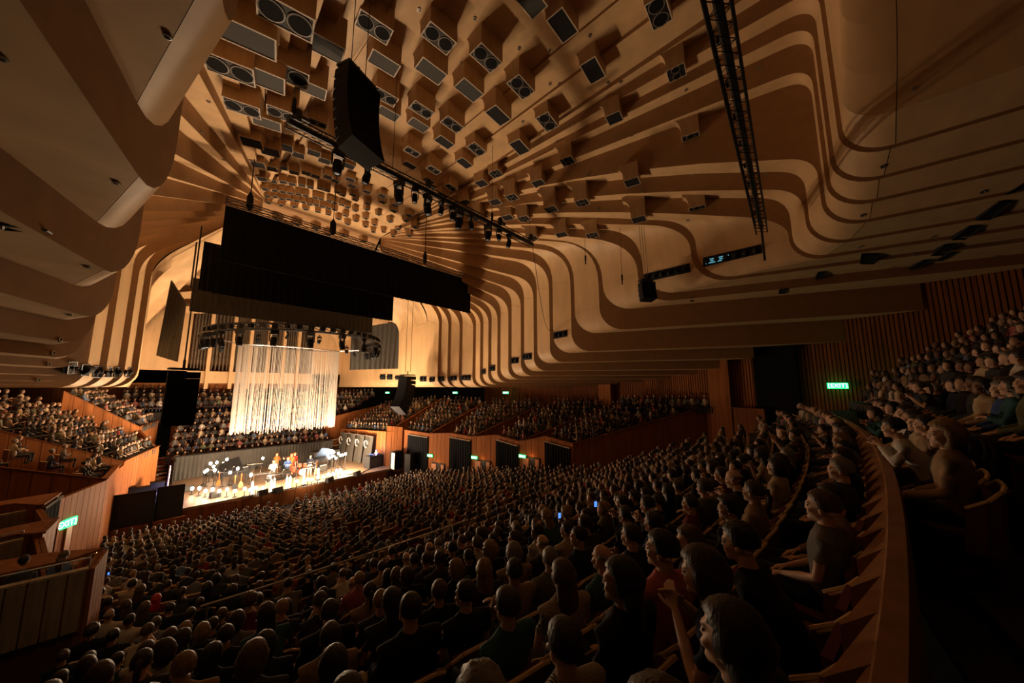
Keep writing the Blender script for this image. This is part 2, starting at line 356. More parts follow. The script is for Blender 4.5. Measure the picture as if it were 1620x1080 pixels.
def opening(name, quad, label, glow=None):
    pts = []
    for q in quad:
        P, n = hit(*q)
        if P is None: return
        pts.append((P, n))
    n = sum((p[1] for p in pts), Vector()).normalized(); P = [p[0]+n*.03 for p in pts]
    o = thing(name, label, 'wall opening' if name == 'equipment_window' else 'soffit slot', sum(P, Vector())/4)
    m = MB(); off = o.location
    m.prism([q-off for q in P], -n*.12); m.build('lining', DARKM, o)
    c = sum(P, Vector())/4-off
    f = MB()
    for i in range(4): f.tube([P[i]-off+n*.01, P[(i+1) % 4]-off+n*.01], .02, 4)
    f.build('frame', BLK, o)
    if name == 'equipment_window':
        u = (P[1]-P[0]); v = (P[3]-P[0]); k = max(2, min(6, int(u.length/.35)))
        for j in range(k):
            e = MB(); q = P[0]-off+u*((j+.5)/k)+v*.5+n*.08; s = min(u.length/k*.32, v.length*.35)
            e.ball(q, s, 8, 5); e.tube([q+v.normalized()*s*.6, q+v*.42], s*.3, 6); e.build('spotlight', DARKM, o, 180)
        if glow:
            e = MB(); a, b_ = P[0]-off+n*.03, u*.42
            for j in range(3):
                q = a+v*(.3+.2*j)+u*.05; e.prism([q, q+b_*(1-.15*j), q+b_*(1-.15*j)+v*.08, q+v*.08], n*.02)
            e.build('lit_panel', glow, o)
    return o
CYAN = mat('screen_glow', (.05, .2, .25), .4, emit=(.25, .75, .9), es=.5)
for quad, g, w_ in (([(1113, 408), (1204, 387), (1206, 400), (1113, 422)], CYAN, 'farthest right, with a lit pale blue rack inside'), ([(1019, 434), (1091, 417), (1092, 430), (1020, 446)], None, 'above the small hanging speaker'),
              ([(909, 494), (942, 488), (943, 499), (909, 506)], None, 'in the fourth broad wall strip from the right'), ([(876, 526), (897, 522), (897, 532), (876, 536)], None, 'left of the broad wall strips'),
              ([(827, 560), (841, 558), (841, 568), (827, 569)], None, 'on the strip with the paired small openings, right one'), ([(808, 566), (820, 565), (820, 574), (808, 575)], None, 'on the strip with the paired small openings, left one'),
              ([(775, 578), (783, 577), (783, 586), (775, 587)], None, 'small, low on a narrow wall strip, upper right'), ([(762, 584), (768, 583), (768, 591), (762, 592)], None, 'small, low on a narrow wall strip, lower left'),
              ([(729, 594), (744, 593), (744, 601), (729, 601)], None, 'rightmost of the low row above the boxes'), ([(710, 595), (722, 594), (722, 601), (710, 602)], None, 'second from the right in the low row above the boxes'),
              ([(693, 595), (703, 595), (703, 602), (693, 603)], None, 'third from the right in the low row above the boxes'), ([(680, 596), (688, 596), (688, 603), (680, 604)], None, 'fourth from the right in the low row above the boxes'),
              ([(665, 595), (675, 595), (675, 603), (665, 603)], None, 'beside the hanging array, right of it'), ([(626, 594), (640, 594), (640, 600), (626, 600)], None, 'behind the hanging array at the platform'),
              ([(613, 592), (621, 592), (621, 600), (613, 600)], None, 'left of the hanging array at the platform'), ([(602, 592), (610, 592), (610, 600), (602, 600)], None, 'leftmost of the low row right of the string curtain'),
              ([(107, 572), (120, 572), (117, 590), (104, 591)], None, 'leftmost in the glowing left wall'), ([(128, 576), (140, 576), (138, 594), (126, 593)], None, 'second from left in the left wall'),
              ([(147, 579), (158, 579), (157, 597), (145, 596)], None, 'third from left in the left wall'), ([(160, 581), (176, 581), (175, 596), (159, 596)], None, 'middle of the crowded row in the left wall'),
              ([(180, 581), (206, 581), (204, 596), (179, 596)], None, 'widest in the left wall'), ([(209, 581), (222, 580), (221, 593), (208, 594)], None, 'second from the drape in the left wall'), ([(229, 576), (235, 576), (234, 586), (229, 586)], None, 'nearest the drape in the left wall')):
    opening('equipment_window', quad, 'dark equipment opening '+w_, g)
for j, q in enumerate(([(1504, 398), (1512, 398), (1491, 411), (1480, 411)], [(1363, 401), (1390, 401), (1383, 416), (1361, 416)], [(1294, 430), (1306, 429), (1302, 440), (1290, 441)], [(1233, 457), (1245, 456), (1243, 463), (1232, 464)], [(1600, 302), (1619, 290), (1619, 298), (1590, 308)],
             [(1580, 318), (1600, 318), (1566, 346), (1543, 347)], [(1533, 357), (1552, 357), (1527, 377), (1505, 378)], [(1494, 386), (1512, 385), (1493, 402), (1473, 403)], [(1460, 411), (1474, 410), (1452, 424), (1438, 425)], [(0, 352), (0, 359), (78, 366), (70, 361)], [(1093, 470), (1099, 469), (1097, 476), (1092, 476)])):
    opening('soffit_slot', q, 'narrow dark slot across the soffit, '+['beside the lit rack on the right', 'broad one under the curved fins', 'second along the right soffits', 'third along the right soffits', 'at the right edge of the picture', 'longest, right of the fins', 'second longest, right of the fins', 'lower middle of the slanting run', 'lowest of the slanting run', 'long one in the near left soffit', 'short one over the side boxes'][j])
# ------------------------------------------------------------------ rigging: trusses, drapes, arrays, lamps
def truss(o, a, b, s=.32, n=18, tri=False):
    a, b = Vector(a), Vector(b); t = (b-a).normalized(); u = t.cross(Vector((0, 0, 1))).normalized()*s/2; v = Vector((0, 0, s/2))
    cor = [u+v, -u+v, -u-v, u-v]
    for k, c in enumerate(cor):
        m = MB(); m.tube([a+c, b+c], .028, 6); m.build('chord', BLK, o)
    m = MB()
    for i in range(n):
        p, q = a.lerp(b, i/n), a.lerp(b, (i+1)/n)
        for k in range(4):
            c, e = cor[k], cor[(k+1) % 4]
            m.tube([p+c, (q+e) if i % 2 else (p+e)], .013, 4, cap=False); m.tube([p+c, q+e], .013, 4, cap=False)
    w_ = m.build('lattice', BLK, o); w_['kind'] = 'stuff'
HEAD = MB(); HEAD.lathe((0, 0, 0), [(.05, .2), (.13, .19), (.15, .05), (.16, -.12), (.135, -.24), (.13, -.3), (.12, -.3), (.11, -.26), (.03, -.25)], 14)
HEADM = HEAD.mesh('lamp_head', BLKP, 40)
LENS = MB(); LENS.lathe((0, 0, -.262), [(.108, 0), (.1, -.02), (.05, -.036), (.01, -.04)], 12); LENSM = LENS.mesh('lens', mat('lamp_lens', (.25, .3, .4), .08, spec=.9), 180)
YOKE = MB()
for s in (-1, 1): YOKE.box((s*.19, 0, .16), (.035, .1, .42))
YOKE.box((0, 0, .37), (.42, .16, .06)); YOKEM = YOKE.mesh('yoke', BLK)
BASE = MB(); BASE.box((0, 0, .47), (.36, .26, .16)); BASE.tube([(0, 0, .54), (0, 0, .68)], .03, 6); BASE.box((0, 0, .68), (.1, .06, .1)); BASEM = BASE.mesh('base', BLK)
def moving_light(p, tilt, yaw, label, group, s=1.0):
    o = thing('moving_light', label, 'stage light', p, yaw, group); o.scale = (s, s, s)
    link('base', BASEM, o); link('yoke', YOKEM, o); h = link('head', HEADM, o); h.rotation_euler = (tilt, 0, 0); link('lens', LENSM, h)
    return o
# front lighting bar across the hall
a, b = atY(455, 192, 14), atY(842, 386, 14); z = (a.z+b.z)/2; a.z = b.z = z
o = thing('lighting_truss', 'black lighting truss with lamps hanging under it, crossing below the ceiling boxes', 'truss', a)
truss(o, Vector((0, 0, 0)), b-a, .34, 26)
m = MB(); m.tube([Vector((0, 0, .02)), (b-a)+Vector((0, 0, .02))], .13, 6); m.build('cable_loom', BLK, o)
for j, f in enumerate((.02, .42, .78, .99)):
    mt = MB(); p = (b-a)*f; mt.lathe(p+Vector((0, 0, .42)), [(.12, -.2), (.16, -.1), (.16, .2), (.08, .28)], 10); mt.box(p+Vector((.25, 0, .38)), (.3, .22, .14)); mt.build('chain_motor', BLK, o, 40)
for j, (px, py, s) in enumerate(((534, 262, 1.2), (580, 283, 1.05), (631, 303, 1.25), (656, 318, .9), (676, 330, 1.25), (698, 337, .9), (716, 343, .9), (726, 352, 1.2), (745, 358, .95), (772, 365, 1.15), (789, 378, .85), (805, 390, 1.0))):
    q = atY(px, py, 14); moving_light((q.x, 14, z-.72*s), .25*math.sin(j*2.1), j*.9, 'black moving light under the front truss, %s from the left' % ORD[j], 'moving lights on the front truss', s)
# near truss, side-on over the circle
a, b = Vector((5.2, .70, 16.3)), Vector((19.0, 1.25, 16.3))
o = thing('lighting_truss', 'long black lattice truss high on the right, running out of the top edge', 'truss', a); truss(o, Vector((0, 0, 0)), b-a, .42, 34)
m = MB(); m.tube([Vector((0, 0, .05)), (b-a)+Vector((0, 0, .05))], .09, 6); m.build('cable_loom', BLK, o)
for j in range(9):
    m = MB(); p = (b-a)*(.1+.1*j); m.box(p+Vector((0, .12, .28)), (.16, .1, .12)); m.tube([p+Vector((0, 0, .2)), p+Vector((0, .1, .3))], .03, 5); m.build('clamp', BLK, o)
m = MB(); m.tube([(b-a), (b-a)+Vector((.1, 0, -1.5))], .05, 6); m.build('end_pole', BLK, o)
def hang(name, label, cat, px, py0, py1, Y, rad=.012, body=None, group=None):
    """a rod or cable let down from the ceiling over the pixel column, ending at py1, standing in the plane Y"""
    p = atY(px, py1, Y); top = above(p.x, p.y, p.z)
    o = thing(name, label, cat, p, 0, group); m = MB(); m.tube([(0, 0, 0), (0, 0, top-p.z)], rad, 5); m.build('cable', BLK, o)
    if body:
        m = MB(); m.lathe((0, 0, 0), body, 8); m.build('body', BLKP, o, 60)
    return o
MIC = [(.02, 0), (.04, .02), (.04, .25), (.06, .3), (.06, .6), (.02, .66)]
hang('hanging_microphone', 'thin microphone on a long wire in front of the fifth wall strip', 'microphone', 926.5, 190, 418, 11, .012, MIC)
hang('hanging_microphone', 'thin microphone on a wire left of the small hanging speaker', 'microphone', 984.5, 310, 450, 8.5, .012, MIC)
hang('hanging_cable', 'long rod dropping from the ceiling onto the front truss', 'cable', 778.5, 18, 350, 13.9, .014, [(.03, 0), (.07, .05), (.07, .5), (.02, .6)])
hang('hanging_cable', 'dark motor chain dropping to the left end of the front truss', 'cable', 464, 80, 180, 13.9, .014, [(.03, 0), (.08, .1), (.08, .6), (.02, .7)])
hang('hanging_cable', 'motor chain above the middle of the front truss', 'cable', 621, 220, 268, 13.9, .014)
hang('hanging_cable', 'motor chain at the right end of the front truss', 'cable', 838, 330, 378, 13.9, .014)
hang('hanging_cable', 'dark chain hoist left on the big black drape', 'cable', 394, 270, 333, 23, .03, [(.05, 0), (.16, .2), (.16, .8), (.05, 1.1)])
hang('hanging_cable', 'dark chain hoist in the middle of the big black drape', 'cable', 526, 330, 372, 23, .03, [(.05, 0), (.2, .2), (.2, .8), (.05, 1.1)])
hang('hanging_cable', 'dark chain hoist right of the middle of the big drape', 'cable', 672, 330, 418, 23, .03, [(.05, 0), (.16, .2), (.16, .8), (.05, 1.1)])
hang('hanging_cable', 'thin chain at the right end of the big drape', 'cable', 737, 330, 440, 23, .02)
hang('hanging_cable', 'black steel pole at the left of the stepped drapes', 'cable', 302, 345, 455, 30, .05)
# loose cable swag to the wall opening
p0 = atY(842, 388, 13.8); P1, n1 = hit(878, 525)
m = MB(); m.tube([p0.lerp(P1, t/10)+Vector((0, 0, -2.2*math.sin(pi*t/10)**1.3)) for t in range(11)], .02, 5)
tag(m.build('power_cable', BLK), 'thin slack cable from the truss end down to a wall opening', 'cable')
# drapes: folded cloth hung from a bar
def cloth(mb, tl, tr, bl, br, nrm, folds, amp, th=.02):
    nu = folds*4; vs = []
    for s in range(2):
        for i in range(nu+1):
            u = i/nu; o_ = amp*math.sin(2*pi*folds*u+.7*math.sin(9*u))
            for j in range(5):
                v = j/4; p = Vector(tl).lerp(tr, u).lerp(Vector(bl).lerp(br, u), v); vs.append(p+nrm*(o_*(.35+.65*v)+s*th))
    k = (nu+1)*5; fs = []
    for i in range(nu):
        for j in range(4):
            q = (i*5+j, i*5+j+1, (i+1)*5+j+1, (i+1)*5+j); fs += [q, tuple(k+t for t in q[::-1])]
    for i in range(nu):
        for j in (0, 4): fs.append((i*5+j, (i+1)*5+j, k+(i+1)*5+j, k+i*5+j))
    for j in range(4):
        for i in (0, nu): fs.append((i*5+j, i*5+j+1, k+i*5+j+1, k+i*5+j))
    mb.add(vs, fs)
def drape(label, tl, tr, bl, br, matl, folds=20, amp=.06, bar=True, name='stage_drape'):
    tl, tr, bl, br = map(Vector, (tl, tr, bl, br)); o = thing(name, label, 'drape', (tl+tr)/2); c = o.location.copy()
    n = (tr-tl).cross(bl-tl).normalized(); m = MB(); cloth(m, tl-c, tr-c, bl-c, br-c, n, folds, amp); m.build('cloth', matl, o, 60)
    if bar:
        b_ = MB(); b_.tube([tl-c+n*.05, tr-c+n*.05], .05, 6); b_.build('batten', BLK, o)
    return o
def rect(Y, x0, x1, z0, z1): return (x0, Y, z1), (x1, Y, z1), (x0, Y, z0), (x1, Y, z0)
Xp = lambda px, py, Y: atY(px, py, Y).x
d1 = drape('widest black drape, hung highest and reaching farthest right', *rect(23, Xp(357, 325, 23), Xp(745, 442, 23), 15.65, 18.7), BLACKW, 40, .05)
a = Vector((Xp(357, 325, 23), 23, 19.0)); b = Vector((Xp(745, 442, 23), 23, 19.0)); o = thing('lighting_truss', 'slim dark truss carrying the widest black drape', 'truss', a); truss(o, Vector((0, 0, 0)), b-a, .3, 30)
drape('black drape below the widest one, its right edge cut short', *rect(27, Xp(342, 400, 27), Xp(622, 490, 27), atY(622, 508, 27).z, 17.6), BLACKW, 30, .05)
drape('stepped black drape peeping out left of the large ones', *rect(29, Xp(322, 390, 29), Xp(372, 400, 29), atY(322, 460, 29).z, atY(340, 386, 29).z), BLACKW, 6, .05)
drape('low charcoal border drape above the ring of lights', *rect(31, Xp(302, 470, 31), Xp(590, 500, 31), atY(300, 492, 31).z, atY(340, 446, 31).z), GREYW, 34, .03)
drape('tall charcoal side drape hanging left of the organ pipes', atY(270, 444, 33), atY(294, 482, 30), atY(247, 562, 33), atY(280, 572, 30), GREYW, 7, .08)
drape('charcoal side drape right of the string curtain', atY(556, 520, 36.5), atY(637, 508, 34.5), atY(553, 585, 36.5), atY(630, 583, 34.5), GREYW, 10, .08)
# ring of moving lights over the platform
RC = Vector((9.75, 33.5, 12.85)); m = MB(); arc = [RC+Vector((6.2*math.cos(t), -7.6*math.sin(t), 0)) for t in [pi*i/28 for i in range(29)]]
o = thing('ring_truss', 'curved black truss ring of stage lights over the platform', 'truss', RC)
for s in (-.2, .2):
    for zz in (0, .4):
        m = MB(); m.tube([p-RC+Vector((p-RC).normalized()*s)+Vector((0, 0, zz)) for p in arc], .05, 6); m.build('chord', BLK, o, 60)
m = MB()
for p, q in zip(arc, arc[1:]): m.tube([p-RC, q-RC+Vector((0, 0, .4))], .03, 4); m.tube([p-RC, p-RC+Vector((0, 0, .4))], .03, 4)
w_ = m.build('lattice', BLK, o); w_['kind'] = 'stuff'
m = MB()
for j in range(40): p = arc[(j*28)//40]; m.box(p-RC+Vector((0, 0, .25)), (.34, .2, .34), j)
w_ = m.build('cable_drape', BLK, o); w_['kind'] = 'stuff'
for j, i in enumerate((0, 1, 2, 3, 5, 7, 10, 13, 16, 19, 22, 24, 25, 26, 27, 28)):
    p = arc[i]; moving_light(p+Vector((0, 0, -.75)), .3*math.sin(j), j*.7, 'moving light on the curved ring truss, %s from the right' % ORD[j], 'moving lights on the ring truss', 1.25)
for j, (px, py) in enumerate(((408, 538), (455, 532), (505, 540), (548, 556), (560, 560), (350, 552))):
    q = atY(px, py, 36); moving_light(q, .4, j*1.1, 'small lamp beside the string curtain head, %s of six' % ORD[j], 'lamps around the string curtain', .9)
# string curtain
SC = Vector((10.35, 36.5, 0)); SW = 4.1; zt, zb = 12.55, 5.05
STR = mat('white_string', (.66, .62, .57), .8)
o = thing('string_curtain', 'tall white curtain of hanging strings glowing over the platform', 'curtain', SC)
m = MB()
for i in range(230):
    t = 2*pi*i/230+R_.uniform(-.004, .004); x, y = SW*math.cos(t), 1.3*math.sin(t); l = zb+R_.uniform(0, .35); r = R_.uniform(.008, .024)
    if R_.random() < .1: continue
    m.tube([(x, y, zt), (x+R_.uniform(-.02, .02), y, l)], r, 4, cap=False)
w_ = m.build('string', STR, o); w_['kind'] = 'stuff'
m = MB(); ring = [(SW*math.cos(2*pi*i/40), 1.3*math.sin(2*pi*i/40), zt+.03) for i in range(41)]; m.tube(ring, .05, 5); m.build('hoop', STEEL, o, 60)
for j, s in enumerate((-1, 1)):
    m = MB(); m.tube([(s*SW, 0, zt+.1), (s*(SW+1.6), -1.0, zt+.25)], .04, 5); m.build('outrigger', STEEL, o)
# speaker arrays
def array(label, p, yaw, n, w_, h, d, curve, tilt0, scale=1):
    o = thing('line_array', label, 'speaker array', p, yaw); pos = Vector((0, 0, 0)); a = tilt0
    fl = MB(); fl.box((0, 0, .12), (w_*.9, d*.8, .08)); fl.tube([(0, 0, .12), (0, 0, .5)], .05, 6); fl.build('fly_frame', BLK, o)
    for i in range(n):
        a += curve; R = Matrix.Rotation(a, 4, 'X'); M = Matrix.Translation(pos) @ R
        b_ = MB(); hf, hb = h*.995, h*.9
        vs = [M @ Vector(q) for q in ((-w_/2, -d/2, 0), (w_/2, -d/2, 0), (w_/2, -d/2, -hf), (-w_/2, -d/2, -hf), (-w_/2*.85, d/2, -.02), (w_/2*.85, d/2, -.02), (w_/2*.85, d/2, -hb), (-w_/2*.85, d/2, -hb))]
        b_.add(vs, [(0, 1, 2, 3), (5, 4, 7, 6), (4, 5, 1, 0), (3, 2, 6, 7), (4, 0, 3, 7), (1, 5, 6, 2)])
        c = b_.build('cabinet', BLKP, o)
        g = MB(); g.box((0, 0, 0), (w_*.96, .02, h*.86), M=M @ Matrix.Translation((0, -d/2-.011, -h/2))); g.build('grille', BLACKW, c)
        pos = pos+(R.to_3x3() @ Vector((0, 0, -h)))
    return o
p = atY(566, 128, 10.5); o = array('large black speaker array hanging below the wooden ceiling boxes', p, .35, 8, 1.35, .35, .7, -.055, .12)
for s in (-.3, .3):
    m = MB(); m.tube([(s, 0, .4), (s, 0, above(p.x, p.y, p.z+1)-p.z)], .014, 5); m.build('cable', BLK, o)
p = atY(290, 588, 20); array('black speaker array hanging at the left in front of the choir seats', p, .12, 8, 1.02, .275, .55, .012, .02)
m = MB(); q = p+Vector((0, 0, .5)); m.tube([(0, 0, 0), (0, 0, 6)], .03, 5); w_ = m.build('hanging_cable', BLK); w_.location = q; tag(w_, 'cable holding the left speaker array', 'cable')
p = atY(645, 595, 29); o = array('speaker array hanging right of the platform before the side boxes', p, -1.25, 9, 1.05, .38, 1.35, -.085, .10)
for s in (-.3, .3):
    m = MB(); m.tube([(s, 0, .4), (s, 0, 9)], .02, 5); m.build('cable', BLK, o)
p = atX(1022, 447, 19.4); o = array('small black speaker array hanging under the wall openings', p, -.7, 4, .85, .27, .55, -.09, .1)
for s in (-.15, 0, .15):
    m = MB(); m.tube([(s, 0, .3), (s-.1, 0, 3.4)], .012, 5); m.build('cable', BLK, o)
# clear acrylic rings over the platform
ACR = bpy.data.materials.new('clear_acrylic'); ACR.use_nodes = True
b_ = ACR.node_tree.nodes['Principled BSDF']; b_.inputs['Transmission Weight'].default_value = .9; b_.inputs['Roughness'].default_value = .08; b_.inputs['IOR'].default_value = 1.3; b_.inputs['Base Color'].default_value = (.9, .8, .65, 1)
for j, (px, py, rx) in enumerate(((277, 384, 1.0), (310, 402, 1.4), (330, 420, 1.2), (345, 398, 1.0))):
    q = atY(px, py, 40+j); m = MB(); m.tube([(rx*math.cos(2*pi*i/28), rx*math.sin(2*pi*i/28), 0) for i in range(29)], .09, 6); o = m.build('acoustic_ring', ACR, None, 180); o.location = q
    tag(o, 'clear acrylic ring over the platform, %s from the left' % ORD[j], 'acoustic ring', 'clear rings over the platform')
# ------------------------------------------------------------------ floors, outer walls, organ
def fan(c, sx): return c
def floor_z(y):                               # rake of the stalls and the circle along the hall
    if y < 9.4: return 6.86-.4*(y+.33) if y > -.33 else 6.86
    return max(.0, 2.97-.163*(y-9.4))
def bow(x, Rr=60): return (x-XC)**2/(2*Rr)
m = MB(); ys = [-.45+.8*i for i in range(12)]+[9.4+1.2*i for i in range(20)]; xs = [-1.2+1.2*i for i in range(21)]
vs = []; fs = []
for j, y in enumerate(ys):
    for x in xs: vs.append((x, y+bow(x), floor_z(y)-.02))
k = len(xs)
for j in range(len(ys)-1):
    for i in range(k-1): fs.append((j*k+i, j*k+i+1, (j+1)*k+i+1, (j+1)*k+i))
m.add(vs, fs); struct(m.build('floor', FLOORM))
def boards(o, a, b, z0a, z0b, z1a, z1b, matl, wid, th=.06, name='board', gap=.02, stuff=False):
    """upright boards from a to b; heights run from (z0a..z1a) at a to (z0b..z1b) at b; each board an object of its own"""
    a, b = Vector(a), Vector(b); L = (b-a).length; n = max(1, round(L/wid)); nr = Vector(((b-a).y, -(b-a).x, 0)).normalized()*th
    if nr.dot(Vector((EYE.x, EYE.y, 0))-Vector((a.x, a.y, 0))) < 0: nr = -nr
    acc = MB()
    for i in range(n):
        t0, t1 = (i+gap/2)/n if False else i/n+gap/L/2, (i+1)/n-gap/L/2
        p, q = a.lerp(b, t0), a.lerp(b, t1); f = lambda u, v, t: u+(v-u)*t
        poly = [Vector((p.x, p.y, f(z0a, z0b, t0))), Vector((q.x, q.y, f(z0a, z0b, t1))), Vector((q.x, q.y, f(z1a, z1b, t1))), Vector((p.x, p.y, f(z1a, z1b, t0)))]
        m = acc if stuff else MB(); m.prism(poly, nr)
        if not stuff: m.build(name, matl, o)
    if stuff:
        w_ = acc.build(name, matl, o); w_['kind'] = 'stuff'
def wallpanel(name, a, b, z0a, z0b, z1a, z1b, matl, cap=None, wid=.55, th=.07, stuff=True):
    o = struct(empty(name))
    back = MB(); a_, b_ = Vector(a), Vector(b); nr = Vector(((b_-a_).y, -(b_-a_).x, 0)).normalized()
    if nr.dot(Vector((EYE.x-a_.x, EYE.y-a_.y, 0))) < 0: nr = -nr
    back.prism([Vector((*a_.xy, z0a))-nr*.1, Vector((*b_.xy, z0b))-nr*.1, Vector((*b_.xy, z1b))-nr*.1, Vector((*a_.xy, z1a))-nr*.1], nr*.09); back.build('backing', BRUSH2, o)
    boards(o, a_, b_, z0a, z0b, z1a, z1b, matl, wid, th, 'board', .025, stuff)
    if cap:
        m = MB(); u = Vector((*a_.xy, z1a)); v = Vector((*b_.xy, z1b)); m.prism([u-nr*.12, v-nr*.12, v+nr*.12, u+nr*.12], (0, 0, .05)); m.build('capping', cap, o)
    return o
# right: outer batten wall
OW = [(31, 32), (30.2, 22), (29.6, 15), (28.4, 8.4), (27.2, 3), (26.4, -1.5), (25.6, -6), (24.4, -11), (23, -15)]
for i in range(len(OW)-1):
    o = struct(empty('wall_right')); a, b = Vector((*OW[i], 0)), Vector((*OW[i+1], 0)); nr = Vector(((b-a).y, -(b-a).x, 0)).normalized()
    m = MB(); m.prism([a-nr*.15+Vector((0, 0, 3)), b-nr*.15+Vector((0, 0, 3)), b-nr*.15+Vector((0, 0, 16)), a-nr*.15+Vector((0, 0, 16))], nr*.1); m.build('backing', BRUSH2, o)
    boards(o, a, b, 3, 3, 16, 16, BRUSH2 if i != 3 else BRUSH, .17, .06, 'batten', .05, True)
# piers and dark recesses in the outer wall
for q, r_ in (((29.35, 14.2), .5), ((27.6, 4.9), .6)):
    m = MB(); m.box((q[0]-.35, q[1], 9), (.6, 1.3, 9), -.2); struct(m.build('trim_1', BRUSH))
m = MB(); m.box((26.75, 1.8, 9.5), (.4, 2.2, 6), -.2); struct(m.build('trim_2', BLACKW))
# right: side boxes.  E = stage-side end of the box front, F = its near end, K = top of the sloping side wall at the back
def P(px, py, X): return atX(px, py, X)
EE = [P(540, 678, 17.3), P(640, 680, 19.6), P(712, 685, 20.6), P(785, 688, 21.3), P(862, 690, 21.7)]
FF = [P(612, 683, 18.2), P(680, 686, 20.1), P(747, 691, 20.9), P(822, 698.5, 21.5), P(907, 702, 21.9)]
KK = [P(700, 630, 26.5), P(770, 635, 28.3), P(866, 636, 29.0), P(979, 636, 29.3), P(1118, 643, 27.6)]
K0 = P(606, 640, 24.0)
NAMES = ['wall_box_one', 'wall_box_two', 'wall_box_three', 'wall_box_four', 'wall_box_five']
for i in range(5):
    E, F, K = EE[i], FF[i], KK[i]; zt = F.z; zf = max(0, floor_z(F.y)-.1)
    wallpanel('wall_right', F, E, zf, max(0, floor_z(E.y)-.1), F.z, E.z, BRUSH, BRUSH2)              # front parapet down to the stalls floor
    wallpanel('wall_right', K, F, 3.4, zf, K.z, F.z, BRUSH, BRUSH2)                                   # sloping side wall
    if i < 4: wallpanel('wall_right', EE[i+1], F, max(0, floor_z(EE[i+1].y)-.1), zf, EE[i+1].z-.02, F.z, BRUSH, BRUSH2)
    Kp = K0 if i == 0 else KK[i-1]
    m = MB(); m.add([E+Vector((0, 0, -1)), F+Vector((0, 0, -1)), K+Vector((0, 0, -1.2)), Kp+Vector((0, 0, -1.2))], [(0, 1, 2, 3)]); struct(m.build('floor', FLOORM))
end = P(1210, 648, 26.3)
wallpanel('wall_right', end, KK[4], 4.5, 3.4, end.z, KK[4].z, BRUSH2, BRUSH2)
# return wall of the platform, lit: first box side
wallpanel('wall_right', EE[1]+Vector((-.2, 0, 0)), FF[0], .6, .6, EE[1].z+.3, FF[0].z+.6, BRUSH)
# choir gallery block right of the platform
C0, C1, C2 = Vector((16.0, 45.2, 0)), Vector((17.3, 43.4, 0)), Vector((24.2, 41.4, 0))
zc_ = atY(560, 655, 44.5).z
wallpanel('wall_back', C1, C0, 1.2, 1.2, zc_, zc_, BRUSH, BRUSH2)
wallpanel('wall_back', K0, C1, 3, 1.2, K0.z, zc_, BRUSH, BRUSH2)
# left: boxes
V3 = lambda *q: Vector(q)
LF = [V3(1.2, 40, 5.9), V3(.5, 32, 4.5), V3(-.1, 26.6, 4.5), V3(-1.6, 22.1, 4.6), V3(-1.15, 17.1, 4.8)]
LE = [V3(2.5, 45.7, 5.9), V3(2.3, 38.2, 4.5), V3(.3, 31.3, 4.4), V3(-1.3, 23.5, 4.7), V3(-1.0, 18.6, 4.8)]
LK_ = [V3(-2.6, 38.5, 8.7), V3(-7, 29.5, 8.6), V3(-8, 24, 7.7), V3(-8, 20, 6.6), V3(-8, 15.2, 6.2)]
for i in range(5):
    E, F, K = LE[i], LF[i], LK_[i]
    wallpanel('wall_left', E, F, .2, .2, E.z, F.z, BRUSH, BRUSH2, .5)
    if i < 3: wallpanel('wall_left', F, K, .2, .2, F.z, K.z, BRUSH, BRUSH2, .6)
    if i < 2: wallpanel('wall_left', F, LE[i+1], .0, .0, F.z-.2, LE[i+1].z-.2, BRUSH, None, .5)
wallpanel('wall_left', LF[2], LE[3], .2, .2, 4.45, 4.45, BRUSH, None, .4)
wallpanel('wall_left', LF[3], LE[4], .8, .8, 4.5, 4.5, BRUSH, None, .5)
wallpanel('wall_left', LF[4], (-.7, 13.6, 0), 1, 1.2, 4.7, 4.7, BRUSH, None, .5)
# near left balconies: board-clad fronts, each board a part
PBOARD = mat('pale_timber_board', (.30, .215, .13), .5, vary=.25, scale=4, stretch=(3, 3, .3))
def balcony(label, a, b, zt, h, wid, rail=True, deck=1.2):
    o = tag(empty('balcony_front'), label, 'balcony front'); a, b = V3(a[0], a[1], 0), V3(b[0], b[1], 0)
    boards(o, a, b, zt-h, zt-h, zt, zt, PBOARD, wid, .05, 'board', .03)
    nr = Vector(((b-a).y, -(b-a).x, 0)).normalized(); nr = nr if nr.y < 0 else -nr
    m = MB(); m.prism([V3(*a.xy, zt-h), V3(*b.xy, zt-h), V3(*b.xy, zt-.02), V3(*a.xy, zt-.02)], -nr*.08); m.build('backing', BRUSH2, o)
    m = MB(); m.prism([V3(*a.xy, zt)+nr*.03, V3(*b.xy, zt)+nr*.03, V3(*b.xy, zt)-nr*.14, V3(*a.xy, zt)-nr*.14], (0, 0, .03)); m.build('ledge', PBOARD, o)
    m = MB(); m.prism([V3(*a.xy, zt-h), V3(*b.xy, zt-h), V3(*b.xy, zt-h)-nr*deck, V3(*a.xy, zt-h)-nr*deck], (0, 0, .05)); m.build('deck', FLOORM, o)
    if rail:
        m = MB(); m.tube([V3(*a.xy, zt+.22)-nr*.1, V3(*b.xy, zt+.22)-nr*.1], .016, 6); m.build('handrail', STEEL, o)
        n = max(2, int((b-a).length/.36))
        for i in range(n+1):
            q = a.lerp(b, i/n)-nr*.1; m = MB(); m.tube([(q.x, q.y, zt), (q.x, q.y, zt+.22)], .012, 5); m.build('rail_post', STEEL, o)
    return o
balcony('nearest pale boarded balcony front with a steel handrail, low on the left', (-.09, 12.41), (-3.2, 12.75), 5.0, 1.2, .26)
struct(wallpanel('wall_left', V3(.12, 13.6, 0), V3(-.06, 12.42, 0), 2.6, 2.6, 5.0, 5.0, BRUSH, None, .3))
